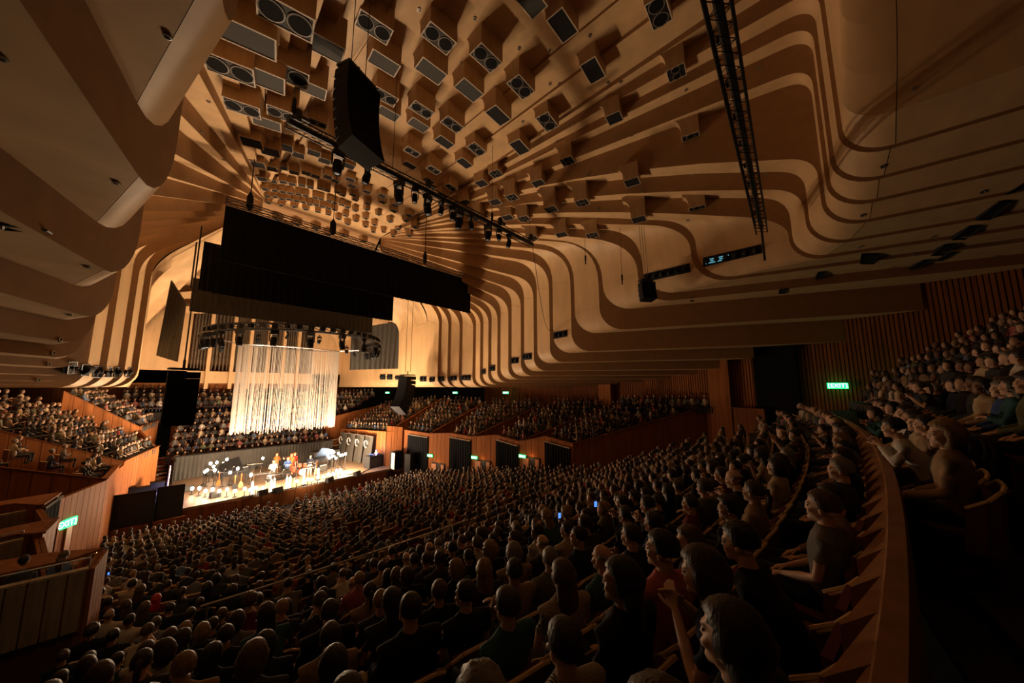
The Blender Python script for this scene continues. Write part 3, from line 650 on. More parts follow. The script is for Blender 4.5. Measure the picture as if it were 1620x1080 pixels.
m = MB(); m.prism([V3(.12, 13.6, 5), V3(-.4, 13.3, 5), V3(-4, 13.7, 5), V3(-4, 15.2, 5), V3(-.75, 14.2, 5)], (0, 0, .05)); struct(m.build('trim_3', BRUSH))
balcony('pale boarded balcony front above and behind the nearest one', LF[4]-V3(.25, 0, 0), V3(-6, 15.6, 0), 4.75, .8, .5, True)
m = MB(); m.prism([LF[4], LE[4], V3(-6, 17.4, 4.8), V3(-6, 16.6, 4.8), V3(-1.6, 17.4, 4.8)], (0, 0, .06)); struct(m.build('trim_4', BRUSH))
balcony('topmost pale boarded balcony front at the left edge', LF[3]-V3(.25, 0, 0), V3(-7, 20.6, 0), 4.5, .9, .62, False)
m = MB(); m.prism([LF[3], LE[3], V3(-7, 22.6, 4.7), V3(-7, 21.8, 4.7), V3(-2.2, 22.5, 4.7)], (0, 0, .06)); struct(m.build('trim_5', BRUSH))
# lower wall and step under the near balcony
wallpanel('wall_left', V3(-.02, 12.5, 0), V3(-3.2, 12.9, 0), 1.8, 1.8, 4.0, 4.0, mat('dark_red_panel', (.10, .03, .02), .6, vary=.2), None, 1.2)
# organ wall
OY = 50.0
m = MB(); z0 = atY(320, 606, OY).z
def owall(x0, x1, za, zb_): m.prism([(x0, OY, za), (x1, OY, za), (x1, OY, zb_), (x0, OY, zb_)], (0, -.3, 0))
owall(-1, 23, z0, z0+1.3)
for x0, x1 in ((-1, 4.4), (16.4, 23)): owall(x0, x1, z0, 27)
for x in (6.0, 8.0, 9.6, 11.4, 13.0, 14.6): m.prism([(x-.16, OY-.1, z0-.6), (x+.16, OY-.1, z0-.6), (x+.16, OY-.1, 20), (x-.16, OY-.1, 20)], (0, -.6, 0))
owall(-1, 23, 20, 27); struct(m.build('wall_back', PLY))
m = MB(); m.prism([(3, OY+1.2, z0), (18, OY+1.2, z0), (18, OY+1.2, 22), (3, OY+1.2, 22)], (0, .1, 0)); struct(m.build('wall_back', BRUSH2))
PIPE = mat('organ_pipe_tin', (.30, .27, .22), .25, .85)
org = thing('pipe_organ', 'pipe organ with metal pipes in pale wooden bays behind the string curtain', 'organ', (10.4, OY+.4, z0+1.3))
bays = [(4.55, 5.85, 5), (6.2, 7.85, 5), (8.2, 9.45, 7), (9.8, 11.25, 8), (11.6, 12.85, 7), (13.2, 14.45, 5), (14.8, 16.3, 5)]
for bi, (x0, x1, n) in enumerate(bays):
    for i in range(n):
        x = x0+(x1-x0)*(i+.5)/n-10.4; r = (x1-x0)/n*.42; ft = .9+.4*abs(i-(n-1)/2)/n+.3*(bi % 2)
        q = MB(); q.lathe((x, -.35, 0), [(r*.25, -.25), (r, ft), (r, 6.6+.3*((i*7+bi) % 5)), (r*.9, 6.6+.3*((i*7+bi) % 5))], 10)
        q.box((x, -.35-r*.95, ft+.35), (r*.8, .03, .22)); q.build('pipe', PIPE, org, 40)
# curved ribs of the niche over the organ, left and right
for s in (1, -1):
    for j in range(4):
        m = MB(); z1 = 17.2+1.3*j; pts = []
        for t in range(9): a = pi/2*t/8; pts.append((1.5+2.6*(1-math.cos(a))+0, z1-3+3*math.sin(a)))
        pts.append((9, z1+.9)); vs = []
        for x, z in pts: X = x if s > 0 else 2*XC-x; vs += [(X, 47.4-1.6*j, z), (X, 48.8-1.6*j, z-.5)]
        m.add(vs, [(2*i, 2*i+2, 2*i+3, 2*i+1) for i in range(len(pts)-1)]); m.build('niche_rib', PLY, ceiling, 40)
# ------------------------------------------------------------------ platform
sp = [(3.2, 31.5), (17.9, 31.5), (19.0, 33.5), (17.4, 41.6), (3.4, 41.6)]
o = struct(empty('platform'))
m = MB(); m.prism([(x, y, 1.05) for x, y in sp], (0, 0, .15)); m.build('platform_floor', STAGEM, o)
m = MB(); m.prism([(x, y, -.2) for x, y in sp], (0, 0, 1.24)); m.build('platform_front', mat('dark_red_apron', (.05, .02, .012), .5, vary=.2), o)
for j in range(13):
    b_ = MB(); b_.box((3.8+1.1*j, 31.45, .5), (1.06, .06, 1.1)); b_.build('panel', BRUSH2, o)
drape('charcoal skirt drape behind the band, under the choir seats', (16.3, 41.2, 3.1), (3.5, 41.2, 3.15), (16.3, 41.2, 1.2), (3.5, 41.2, 1.2), GREYW, 46, .07)
drape('short charcoal drape turning the corner beside the left stairs', (3.5, 41.2, 3.15), (3.45, 39.6, 2.9), (3.5, 41.2, 1.2), (3.45, 39.6, 1.2), GREYW, 5, .06)
for s, lab in ((1, 'right'), (0, 'left')):
    o = thing('stage_stairs', 'lit wooden stairs up to the choir seats at the %s end of the charcoal skirt' % lab, 'stairs', (16.9 if s else 2.7, 40.9, 1.2))
    for k in range(7):
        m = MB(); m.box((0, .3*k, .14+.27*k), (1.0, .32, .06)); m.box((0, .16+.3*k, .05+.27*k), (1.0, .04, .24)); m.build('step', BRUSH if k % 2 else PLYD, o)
# choir seating behind the platform
cz0, cz1 = 2.1, 6.6
for j in range(7):
    m = MB(); y = 41.5+.85*j; z = cz0+.55*j; m.box((9.9, y+.45, z-.5), (14.2-.4*j, .85, 1.0)); struct(m.build('floor', FLOORM))
m = MB(); wallpanel('wall_back', (16.2, 47.6, 0), (3.6, 47.6, 0), 3, 3, atY(350, 658, 47.6).z+.1, atY(350, 658, 47.6).z+.1, mat('pinkish_brush_box', (.26, .11, .06), .45, vary=.2, scale=2, stretch=(2, 2, .3)), BRUSH2)
for j in range(4):
    m = MB(); m.box((9.9, 48.4+.85*j, 6.05+.4*j), (20, .85, 1.0)); struct(m.build('floor', FLOORM))
wallpanel('wall_back', (24, 51.4, 0), (-9, 51.4, 0), 6, 6, 9.5, 9.5, BRUSH, None)
# black cabinets and screens in front of the left wing
def slab(name, lab, cat, c, d, rz=0, m_=BLK):
    o = thing(name, lab, cat, c, rz); m = MB(); m.box((0, 0, 0), d); m.build('panel', m_, o)
    f = MB()
    for s in (-1, 1): f.box((s*d[0]/2, 0, 0), (.06, d[1]+.04, d[2])); f.box((0, 0, s*d[2]/2), (d[0], d[1]+.04, .05))
    f.build('frame', BLKP, o); return o
slab('masking_flat', 'left of two big black flats before the left wing', 'masking flat', (1.15, 30.9, 1.7), (1.75, .12, 2.1), -.12)
slab('masking_flat', 'right of two big black flats, beside the platform edge', 'masking flat', (2.75, 31.3, 1.75), (1.2, .12, 2.0), -.12)
m = MB(); m.box((1.8, 30.8, .4), (3.4, .1, 1.0)); struct(m.build('wall_front', BRUSH2))
# mixing racks and people area behind the flats
for j, (x, y, h_) in enumerate(((.9, 33.5, 1.4), (1.6, 34.0, 1.2), (2.3, 34.6, 1.3))):
    o = thing('flight_case', 'black equipment case %s behind the left flats' % ['farthest left', 'in the middle', 'nearest the stairs'][j], 'case', (x, y, 1.2))
    m = MB(); m.box((0, 0, h_/2), (.7, .6, h_)); m.build('body', BLK, o); m = MB(); m.box((0, 0, h_+.03), (.72, .62, .05)); m.build('lid', BLKP, o)
    for t in range(3): m = MB(); m.box((0, -.31, .3+.3*t), (.56, .03, .18)); m.build('rack_unit', STEEL if t == 1 else BLKP, o)
# right of the platform: draped towers with round white lamps
for j in range(4):
    t = j/3.2; c = Vector((16.75, 40.0, 0)).lerp(Vector((17.35, 34.9, 0)), t)
    o = thing('draped_tower', 'dark draped tower with a pale hoop lamp, %s from the stairs' % ORD[j], 'stage tower', (c.x, c.y, 1.2), 0, 'draped towers right of the band')
    m = MB(); cloth(m, Vector((.25, .85, 2.7)), Vector((.25, -.85, 2.7)), Vector((0, .85, 0)), Vector((0, -.85, 0)), Vector((-1, 0, 0)), 6, .05); m.build('drape', GREYW, o, 60)
    m = MB(); m.tube([(-.12, .35*math.cos(a), 2.0+.35*math.sin(a)) for a in [pi*1.6*i/14-1.9 for i in range(15)]], .05, 6); m.build('hoop_lamp', mat('hoop_white', (.7, .66, .6), .4) if j == 0 else bpy.data.materials['hoop_white'], o, 60)
    m = MB(); m.box((.2, 0, 2.75), (.12, 1.7, .1)); m.build('top_bar', STEEL, o)
slab('flight_case', 'black stage case with a white lettered panel, right platform edge', 'case', (18.6, 31.6, 1.9), (.9, .7, 1.6), .1)
m = MB(); m.box((18.1, 31.3, 1.9), (.06, .5, 1.5), .1); o = m.build('printed_board', mat('white_printed_panel', (.7, .66, .55), .6, vary=.5, scale=7)); tag(o, 'white printed board on the end of the black case', 'board')
slab('mixing_table', 'dark draped table with glowing consoles right of the band', 'table', (17.2, 33.4, 1.75), (1.5, .8, 1.1), .2, GREYW)
BLUEL = mat('blue_console_glow', (.05, .1, .5), .4, emit=(.2, .4, 1), es=1.5)
for j, (x, y) in enumerate(((16.9, 33.4), (17.5, 33.5))):
    m = MB(); m.box((0, 0, .06), (.45, .3, .1)); o = m.build('console', BLKP); o.location = (x, y, 2.31); tag(o, 'glowing mixing console %s on the draped table' % ('left' if j == 0 else 'right'), 'console'); m = MB(); m.box((0, -.02, .13), (.36, .2, .02)); m.build('screen', BLUEL, o)
slab('flight_case', 'long black equipment wall between platform and first exit', 'case', (20.0, 30.3, 1.5), (2.6, .6, 2.2), .35)
# curtains over the openings under the boxes, doorways with lit doors, exit signs
ORANGE = mat('lit_door_timber', (.42, .15, .04), .4, vary=.2, scale=3, stretch=(3, 3, .4))
def inset(a, b, t): return a.lerp(b, t)
for i, (t0, t1, lab) in ((2, (.05, .98, 'under the third side box')), (3, (.05, .98, 'under the fourth side box')), (4, (.04, .92, 'under the nearest side box')), (1, (.2, .98, 'beside the platform, under the second side box'))):
    E, F = EE[i], FF[i]; n = Vector((-(F-E).y, (F-E).x, 0)).normalized(); n = n if n.x < 0 else -n
    a, b = E.lerp(F, t0)+n*.15, E.lerp(F, t1)+n*.15; za, zb_ = floor_z(a.y)+.1, floor_z(b.y)+.1
    drape('tall black curtain %s' % lab, (b.x, b.y, b.z-.35), (a.x, a.y, a.z-.35), (b.x, b.y, zb_), (a.x, a.y, za), BLACKW, 9, .07)
    m = MB(); m.tube([Vector((a.x, a.y, a.z-.33))+n*.06, Vector((b.x, b.y, b.z-.33))+n*.06], .04, 6); tag(m.build('curtain_rail', PALE), 'pale rail of the black curtain %s' % lab, 'rail')
def sign_exit(c, n, wid, label, txt=True):
    """green exit sign: housing, lit face, letters, running-man arrow marks"""
    n = Vector(n).normalized(); x = Vector((-n.y, n.x, 0)); rz = math.atan2(n.x, -n.y)
    o = thing('exit_sign', label, 'exit sign', c, rz); h = wid*.36
    m = MB(); m.box((0, 0, 0), (wid, .08, h)); m.build('housing', GREEN, o)
    cu = bpy.data.curves.new('letters', 'FONT'); cu.body = 'EXIT'; cu.size = h*.95; cu.extrude = .006; cu.align_x = 'CENTER'; cu.align_y = 'CENTER'
    t = bpy.data.objects.new('letters_curve', cu); COL.objects.link(t); me = bpy.data.meshes.new_from_object(t.evaluated_get(bpy.context.evaluated_depsgraph_get())); bpy.data.objects.remove(t)
    me.materials.clear(); me.materials.append(WHITEG); t = link('letters', me, o); t.location = (0, -.05, 0); t.rotation_euler = (pi/2, 0, 0)
    for s in (-1, 1):
        m = MB(); m.box((s*wid*.43, -.045, 0), (wid*.025, .01, h*.7)); m.box((s*wid*.405, -.045, h*.33), (wid*.06, .01, h*.08)); m.box((s*wid*.405, -.045, -h*.33), (wid*.06, .01, h*.08)); m.build('bracket_mark', WHITEG, o)
    return o
for i, (px, py, lab) in enumerate(((682, 720, 'beside the platform, left of the tall curtains'), (752, 723, 'between the two left tall curtains'), (828, 721, 'between the two right tall curtains'))):
    F, E = FF[i+1], EE[i+2]; n = Vector(((E-F).y, -(E-F).x, 0)).normalized(); n = n if n.x < 0 else -n
    mid = F.lerp(E, .5); d = ray(px, py); t = ((mid-EYE).dot(n))/d.dot(n); c = EYE+d*t+n*.15
    sign_exit(c, n, .62, 'green exit sign '+lab)
    for q, nm in ((.18, 'left'), (.62, 'right')):
        pass
    zf = floor_z(mid.y); wd = (E-F).length*.62; u = (E-F).normalized(); o = thing('exit_door', 'orange lit doorway under the exit sign '+lab, 'doorway', (mid.x+n.x*.1, mid.y+n.y*.1, zf), math.atan2(u.y, u.x))
    m = MB(); m.box((0, 0, .95), (wd, .06, 1.9)); m.build('recess', DARKM, o)
    m = MB(); m.box((-wd*.32, -.05 if u.x*n.y-u.y*n.x < 0 else .05, .9), (wd*.34, .05, 1.75)); m.build('door_leaf', ORANGE, o)
    m = MB(); m.box((wd*.36, -.05 if u.x*n.y-u.y*n.x < 0 else .05, .9), (wd*.22, .05, 1.8)); m.build('door_leaf', ORANGE, o)
    lamp('doorway_light', (mid.x+n.x*.35, mid.y+n.y*.35, zf+1.85), 1.6*LK, (1, .42, .12), .05)
for px, py, X, lab in ((613, 621, 26, 'high above the choir gallery'), (720, 621, 28.6, 'high at the back of the second side box'), (800, 621, 29.3, 'high at the back of the third side box')):
    sign_exit(atX(px, py, X), (-1, -.3, 0), .7, 'green exit sign '+lab)
sign_exit(atX(1325, 610, 26.0), (-1, -.1, 0), .85, 'green exit sign on the dark batten wall at the right')
sign_exit(atX(1409, 609, 24.6), (-1, .1, 0), .75, 'green exit sign half hidden by heads at the right')
c = atY(102, 829, 24.0); sign_exit(c, (.8, -.6, 0), .95, 'green exit sign on the near left wall over a door')
sign_exit(atX(70, 626, -4.5), (.7, -.7, 0), .8, 'green exit sign under the left wing soffits')
m = MB(); m.tube([(0, 0, .14), (0, 0, 1.1)], .025, 5); m.build('hanger', BLK, bpy.data.objects['exit_sign.009'])
o = thing('exit_door', 'half open orange lit doorway under the left exit sign', 'doorway', atY(99, 862, 24.05)); o.rotation_euler = (0, 0, 1.2)
m = MB(); m.box((0, .1, 0), (1.3, .06, 2.0)); m.build('recess', DARKM, o); m = MB(); m.box((.25, 0, -.05), (.35, .05, 1.8)); m.build('door_leaf', ORANGE, o)
lamp('doorway_light', o.location+Vector((.35, -.5, .8)), 0.5*LK, (1, .42, .12), .05)
drape('black curtain beside the left exit sign', LE[3]+V3(.1, -.1, -.1), LF[3]+V3(.1, -.1, -.1), (-1.2, 23.4, 1.2), (-1.5, 22.0, 1.2), BLACKW, 5, .06)
# dim house downlights let into the near left soffit
for x, y, z in ((-.9, 8.6, 11.9), (-2.4, 9.4, 11.9)):
    lamp('house_downlight', (x, y, z), 26*LK, (1, .72, .42), .12, 'SPOT', (.47, 0, 0), .95)
# step lights at the left end of the stalls
o = thing('step_light', 'bright little step light at the left end of the stalls', 'step light', atZ(160, 874, 1.1))
m = MB(); m.box((0, 0, 0), (.3, .1, .12)); m.build('lens', mat('step_lamp', (.5, .4, .3), .5, emit=(1, .6, .25), es=5), o); m = MB(); m.box((0, .07, 0), (.36, .06, .18)); m.build('housing', BLK, o)
lamp('step_lamp_light', o.location+Vector((0, -.3, .1)), 0.5*LK, (1, .6, .25), .05)
# curved parapet between circle sections and its rail
o = struct(empty('wall_parapet'))
def para(x): return -.6+(x-XC)**2/120
PARM = mat('parapet_timber', (.28, .13, .055), .45, vary=.25, scale=3, stretch=(3, 3, .3))
xs = []; x = 1.55
while x < 22: xs.append(x); x += .4+.03*x
for a, b in zip(xs, xs[1:]):
    m = MB(); c = Vector(((a+b)/2, para((a+b)/2), 7.55)); dx, dy = b-a, para(b)-para(a)
    # sawtooth board: its near edge stands proud of the next one
    m.add([(a, para(a)+.1, 6.6), (b-.02, para(b)-.03, 6.6), (b-.02, para(b)-.1, 6.6), (a, para(a)-.1, 6.6), (a, para(a)+.1, 7.84), (b-.02, para(b)-.03, 7.95), (b-.02, para(b)-.1, 8.0), (a, para(a)-.1, 8.0)], [(0, 3, 2, 1), (4, 5, 6, 7), (0, 1, 5, 4), (1, 2, 6, 5), (2, 3, 7, 6), (3, 0, 4, 7)]); m.build('board', PARM, o)
m = MB(); top = []
N = 60
for i in range(N+1):
    x = 1.5+(22-1.5)*i/N; y = para(x); top += [(x, y-.05, 8.0), (x, y-.16, 8.0), (x, y-.16, 6.6), (x, y-.065, 8.04), (x, y-.145, 8.04)]
for i in range(N):
    k = 5*i; m.f += [(k+3, k+8, k+9, k+4), (k, k+5, k+8, k+3), (k+4, k+9, k+6, k+1), (k+1, k+6, k+7, k+2)]
m.v = top; m.m = [0]*len(m.f); m.build('coping', PARM, o, 40)
m = MB(); m.add([(1.2, -.8, 7.1), (24, 1.0, 7.1), (24, -3, 7.1), (1.2, -3, 7.1)], [(0, 1, 2, 3)])
for r_ in range(8):
    y = -1.6-.85*r_; z = 7.25+.5*r_; m.prism([(2, y+(2-XC)**2/120, z-1), (2, y-.85, z-1), (26, y-.85, z-1), (26, y+(26-XC)**2/120, z-1)], (0, 0, 1))
struct(m.build('floor', FLOORM))
# steel rail on the cross aisle of the circle
m = MB(); m.tube([(x, 9.05+bow(x), floor_z(9.05)+1.5) for x in [1.5+.6*i for i in range(12)]], .025, 6)
o = m.build('handrail', STEEL); tag(o, 'thin steel handrail across the front of the circle', 'handrail')
for i in range(6):
    x = 1.6+1.3*i; m = MB(); m.tube([(x, 9.05+bow(x), floor_z(9.05)-.1), (x, 9.05+bow(x), floor_z(9.05)+1.5)], .02, 5); m.build('rail_post', STEEL, o)
# ------------------------------------------------------------------ people
def loft(mb, rings, n=12, mi=0):
    """rings: (centre, rx, ry[, tilt]) horizontal ellipses joined into a closed body"""
    vs = []
    for c, rx, ry in rings:
        c = Vector(c); vs += [c+Vector((rx*math.cos(2*pi*j/n), ry*math.sin(2*pi*j/n), 0)) for j in range(n)]
    k = len(rings)
    fs = [(i*n+j, i*n+(j+1) % n, (i+1)*n+(j+1) % n, (i+1)*n+j) for i in range(k-1) for j in range(n)]
    fs += [tuple(range(n))[::-1], tuple((k-1)*n+j for j in range(n))]
    mb.add(vs, fs, mi)
def fuse(mb, name, voxel, tris, mats):
    me = mb.mesh('raw', []); o = bpy.data.objects.new('raw', me); COL.objects.link(o)
    r = o.modifiers.new('r', 'REMESH'); r.mode = 'VOXEL'; r.voxel_size = voxel
    s = o.modifiers.new('s', 'SMOOTH'); s.iterations = 2; s.factor = .5
    d = o.modifiers.new('d', 'DECIMATE'); d.ratio = 1
    dg = bpy.context.evaluated_depsgraph_get(); n = len(o.evaluated_get(dg).data.polygons)*1
    d.ratio = min(1, tris/max(1, 2*n)) if n else 1
    dg.update(); out = bpy.data.meshes.new_from_object(o.evaluated_get(bpy.context.evaluated_depsgraph_get())); out.name = name
    out.materials.clear()
    for m in mats: out.materials.append(m)
    out.polygons.foreach_set('use_smooth', [True]*len(out.polygons)); out.update()
    bpy.data.objects.remove(o); bpy.data.meshes.remove(me); return out
def hand(mb, wrist, d, up, curl=.5):
    """palm, four unequal bent fingers and a thumb leaving the side of the palm; d: direction of the hand, up: back of the hand"""
    d = Vector(d).normalized(); up = Vector(up).normalized(); s = d.cross(up).normalized(); w_ = Vector(wrist)
    for k in (-1, -.33, .33, 1): mb.tube([w_, w_+d*.045+s*k*.012, w_+d*.09+s*k*.026], [.02, .017, .013], 7)
    for k, L in ((-1, .062), (-.33, .078), (.33, .082), (1, .07)):
        b = w_+d*.088+s*k*.027; a1 = curl*.6; a2 = curl*1.5
        p1 = b+(d*math.cos(a1)-up*math.sin(a1))*L*.5; p2 = p1+(d*math.cos(a2)-up*math.sin(a2))*L*.5
        mb.tube([b-d*.01, b, p1, p2], [.0095, .0095, .009, .0075], 6)
    b = w_+d*.03-s*.025; mb.tube([w_+d*.015-s*.01, b, b+(d*.7-s*.75-up*.2)*.04, b+(d*.95-s*.75-up*.4)*.07], [.014, .013, .011, .009], 6)
def head_parts(mb, T, nose=1.0):
    def B(c, r):
        k = len(mb.v); mb.ball(c, r, 14, 9)
        mb.v[k:] = [tuple(T @ Vector(q)) for q in mb.v[k:]]
    B((0, -.005, 1.275), (.077, .096, .088)); B((0, .04, 1.205), (.06, .06, .085)); B((0, .1, 1.21), (.014*nose, .018*nose, .015)); B((0, .1, 1.236), (.010, .013, .022))
    B((0, .076, 1.14), (.03, .027, .024)); B((0, .083, 1.258), (.052, .02, .013)); B((0, .094, 1.172), (.024, .013, .009)); B((0, .03, 1.165), (.055, .05, .05))
    for s in (-1, 1): B((s*.079, -.002, 1.215), (.011, .022, .032)); B((s*.04, .075, 1.2), (.022, .022, .02))
def hair_mesh(style, T, name, n=22, k=14):
    """shell over the skull; over the face and neck it drops inside the head, so only the hairline shows"""
    m = MB(); rr = random.Random(style+name)
    c = Vector((0, -.012, 1.268)); R = Vector((.09, .113, .106)) if style != 'bald' else Vector((.081, .1, .06)); vs = []
    low = {'short': -.62, 'crop': -.5, 'bob': -.95, 'long': -.95, 'tail': -.55, 'bald': -.35, 'curly': -.55}[style]
    thick = {'short': 1.03, 'crop': .96, 'bob': 1.12, 'long': 1.07, 'tail': 1.0, 'bald': 1.02, 'curly': 1.2}[style]
    top = [Vector((0, 0, -1))]
    for i in range(1, k):
        a = pi*i/k
        for j in range(n):
            b = 2*pi*j/n; dv = Vector((math.sin(a)*math.cos(b), math.sin(a)*math.sin(b), -math.cos(a))); top.append(dv)
    top.append(Vector((0, 0, 1)))
    for dv in top:
        f = thick*(1+rr.uniform(-.02, .02)*(4 if style == 'curly' else 1))
        front = dv.y > .42 and dv.z < .38-.2*abs(dv.x)
        if front or dv.z < low or (style == 'bald' and (dv.z > .45 or dv.y > .1)): f = .72
        if style in ('bob', 'long') and dv.z < 0 and not front: f *= 1.1
        vs.append(T @ (c+Vector((dv.x*R.x*f, dv.y*R.y*f, dv.z*R.z*f*(1.35 if style == 'bob' and dv.z < 0 and not front else 1)))))
    e = len(vs)-1
    fs = [(0, 1+(j+1) % n, 1+j) for j in range(n)]+[(1+i*n+j, 1+i*n+(j+1) % n, 1+(i+1)*n+(j+1) % n, 1+(i+1)*n+j) for i in range(k-2) for j in range(n)]+[(e, 1+(k-2)*n+j, 1+(k-2)*n+(j+1) % n) for j in range(n)]
    m.add(vs, fs)
    if style == 'long':
        b_ = MB(); loft(b_, [((0, -.085, .92), .05, .018), ((0, -.088, .98), .095, .035), ((0, -.075, 1.08), .105, .05), ((0, -.045, 1.2), .098, .075), ((0, -.025, 1.3), .07, .07)], 14)
        for i, q in enumerate(b_.v): b_.v[i] = tuple(T @ Vector((q[0]*(1+.04*math.sin(i*2.3)), q[1], q[2])))
        m.add(b_.v, b_.f)
    if style == 'tail':
        q = [T @ Vector(p) for p in ((0, -.1, 1.3), (0, -.14, 1.29), (0, -.16, 1.22), (0, -.15, 1.12), (0, -.13, 1.04))]; m.tube(q, [.02, .032, .034, .026, .008], 9)
    return m
def pose(kind):
    """joint positions of a seated figure facing +Y, seat at z .45"""
    lean = {'relaxed': -.02, 'forward': .22, 'turned': .0, 'crossed': -.03}[kind]; hd = {'relaxed': (0, 0), 'forward': (-.12, 0), 'turned': (0, .5), 'crossed': (.05, -.25)}[kind]
    J = dict(hip=Vector((0, 0, .52)), waist=Vector((0, lean*.3, .7)), chest=Vector((0, lean*.8, .9)), sh=Vector((0, lean*1.1, 1.02)), neck=Vector((0, lean*1.25, 1.1)))
    J['T'] = Matrix.Translation(J['neck']) @ Matrix.Rotation(hd[1], 4, 'Z') @ Matrix.Rotation(hd[0], 4, 'X') @ Matrix.Translation((0, .015, -1.125))
    for s, n in ((-1, 'l'), (1, 'r')):
        S_ = J['sh']+Vector((s*.2, -.005, -.03)); J['s'+n] = S_
        if kind == 'relaxed': J['e'+n] = Vector((s*.24, .05+lean, .73)); J['w'+n] = Vector((s*.1, .28, .63))
        elif kind == 'turned': J['e'+n] = Vector((s*.25, .03, .73)); J['w'+n] = Vector((s*.16, .3, .62))
        elif kind == 'crossed': J['e'+n] = Vector((s*.25, .08, .76)); J['w'+n] = Vector((-s*.06, .2, .82+.02*s))
        else: J['e'+n] = Vector((s*.24, .3, .78)); J['w'+n] = Vector((s*.06, .44, .98))
        J['h'+n] = Vector((s*.09, .02, .52)); J['k'+n] = Vector((s*.12, .46, .54)); J['a'+n] = Vector((s*.12, .44, .1))
    J['kind'] = kind; return J
SKIN = [mat('skin_%s' % n, c, .5, spec=.35) for n, c in (('fair', (.62, .40, .28)), ('light', (.55, .33, .22)), ('tan', (.42, .24, .15)), ('brown', (.22, .11, .065)))]
def body_mesh(J, name, vox, tris):
    m = MB(); head_parts(m, J['T']); L = lambda a, b, t: a.lerp(b, t)
    m.tube([J['sh']+Vector((0, 0, -.03)), J['neck'], J['T'] @ Vector((0, -.012, 1.17))], [.07, .055, .055], 12)
    loft(m, [(J['hip']-Vector((0, 0, .06)), .15, .12), (J['waist'], .125, .09), (J['chest'], .15, .1), (J['sh'], .12, .07), (J['sh']+Vector((0, .0, .05)), .06, .05)], 14)
    for n, s in (('l', -1), ('r', 1)):
        m.tube([J['sh']+Vector((s*.08, 0, -.01)), J['s'+n], L(J['s'+n], J['e'+n], .5), J['e'+n], L(J['e'+n], J['w'+n], .4), J['w'+n]], [.045, .048, .042, .036, .034, .023], 9)
        d = (J['w'+n]-J['e'+n]); hand(m, J['w'+n]+d.normalized()*.005, d+Vector((0, .1, -.03)) if J['kind'] != 'forward' else d, (s*.9, -.1, .35) if J['kind'] == 'forward' else (s*.2, 0, 1), .55)
        m.tube([J['h'+n], L(J['h'+n], J['k'+n], .5), J['k'+n], L(J['k'+n], J['a'+n], .4), J['a'+n]], [.08, .07, .05, .05, .035], 9); m.tube([J['a'+n], J['a'+n]+Vector((0, .05, -.05)), J['a'+n]+Vector((0, .16, -.065))], [.035, .035, .028], 8)
    return fuse(m, name, vox, tris, [SKIN[0]])
def shirt_mesh(J, name, long_, vox, tris):
    m = MB(); L = lambda a, b, t: a.lerp(b, t)
    loft(m, [(J['hip']-Vector((0, 0, .02)), .175, .135), (J['waist'], .16, .118), (J['chest'], .205, .132), (J['sh']-Vector((0, 0, .03)), .2, .11), (J['sh']+Vector((0, 0, .025)), .12, .078), (J['sh']+Vector((0, .005, .06)), .07, .062)], 16)
    for n, s in (('l', -1), ('r', 1)):
        p = [J['sh']+Vector((s*.1, 0, -.02)), J['s'+n]+Vector((s*.012, 0, 0)), L(J['s'+n], J['e'+n], .55)]; r = [.06, .068, .058]
        if long_: p += [J['e'+n], L(J['e'+n], J['w'+n], .5), L(J['e'+n], J['w'+n], .92)]; r += [.052, .044, .036]
        m.tube(p, r, 10)
    return fuse(m, name, vox, tris, [SKIN[0]])
def trousers_mesh(J, name, vox, tris):
    m = MB(); L = lambda a, b, t: a.lerp(b, t)
    loft(m, [(J['hip']-Vector((0, 0, .09)), .16, .13), (J['hip'], .178, .14), (J['hip']+Vector((0, 0, .06)), .165, .125)], 14)
    for n in 'lr': m.tube([J['h'+n], L(J['h'+n], J['k'+n], .5), J['k'+n], L(J['k'+n], J['a'+n], .4), J['a'+n]+Vector((0, 0, .02))], [.098, .086, .07, .064, .055], 10)
    return fuse(m, name, vox, tris, [SKIN[0]])
POSES = ['relaxed', 'forward', 'turned', 'crossed']; STY = ['short', 'crop', 'bob', 'long', 'tail', 'bald', 'curly']
PR = {}
for pk in POSES:
    J = pose(pk); PR[pk] = dict(J=J, body=body_mesh(J, 'body', .0065, 3600), shirt={0: shirt_mesh(J, 'shirt', False, .014, 900), 1: shirt_mesh(J, 'shirt', True, .014, 1100)}, trousers=trousers_mesh(J, 'trousers', .016, 600), hair={})
    for st in STY: PR[pk]['hair'][st] = hair_mesh(st, J['T'], pk).mesh('hair', [SKIN[0]], 180)
    PR[pk]['lowbody'] = body_mesh(J, 'body', .012, 900)
    e = MB()
    for s in (-1, 1): e.ball(J['T'] @ Vector((s*.032, .088, 1.234)), (.0095, .006, .0065), 8, 5)
    PR[pk]['eyes'] = e.mesh('eyes', [mat('eye', (.12, .09, .075), .25) if pk == 'relaxed' else bpy.data.materials['eye']], 180)
JOIN = {}
def joined(pk, st, lg):
    if (pk, st, lg) in JOIN: return JOIN[pk, st, lg]
    m = MB()
    for i, me in enumerate((PR[pk]['lowbody'], PR[pk]['hair'][st], PR[pk]['shirt'][lg], PR[pk]['trousers'])): m.add([v.co for v in me.vertices], [tuple(p.vertices) for p in me.polygons], i)
    me = m.mesh('person', [SKIN[0]]*4, 180); JOIN[pk, st, lg] = me; return me
HAIR = {n: mat('hair_%s' % n.replace(' ', '_'), c, .5, bump=.5, vary=.35, scale=40, stretch=(1, 1, .15)) for n, c in (('black', (.006, .005, .004)), ('dark brown', (.014, .008, .005)), ('brown', (.032, .017, .008)), ('light brown', (.075, .04, .018)), ('blond', (.24, .15, .065)), ('grey', (.17, .155, .135)), ('red scarf', (.45, .012, .012)))}
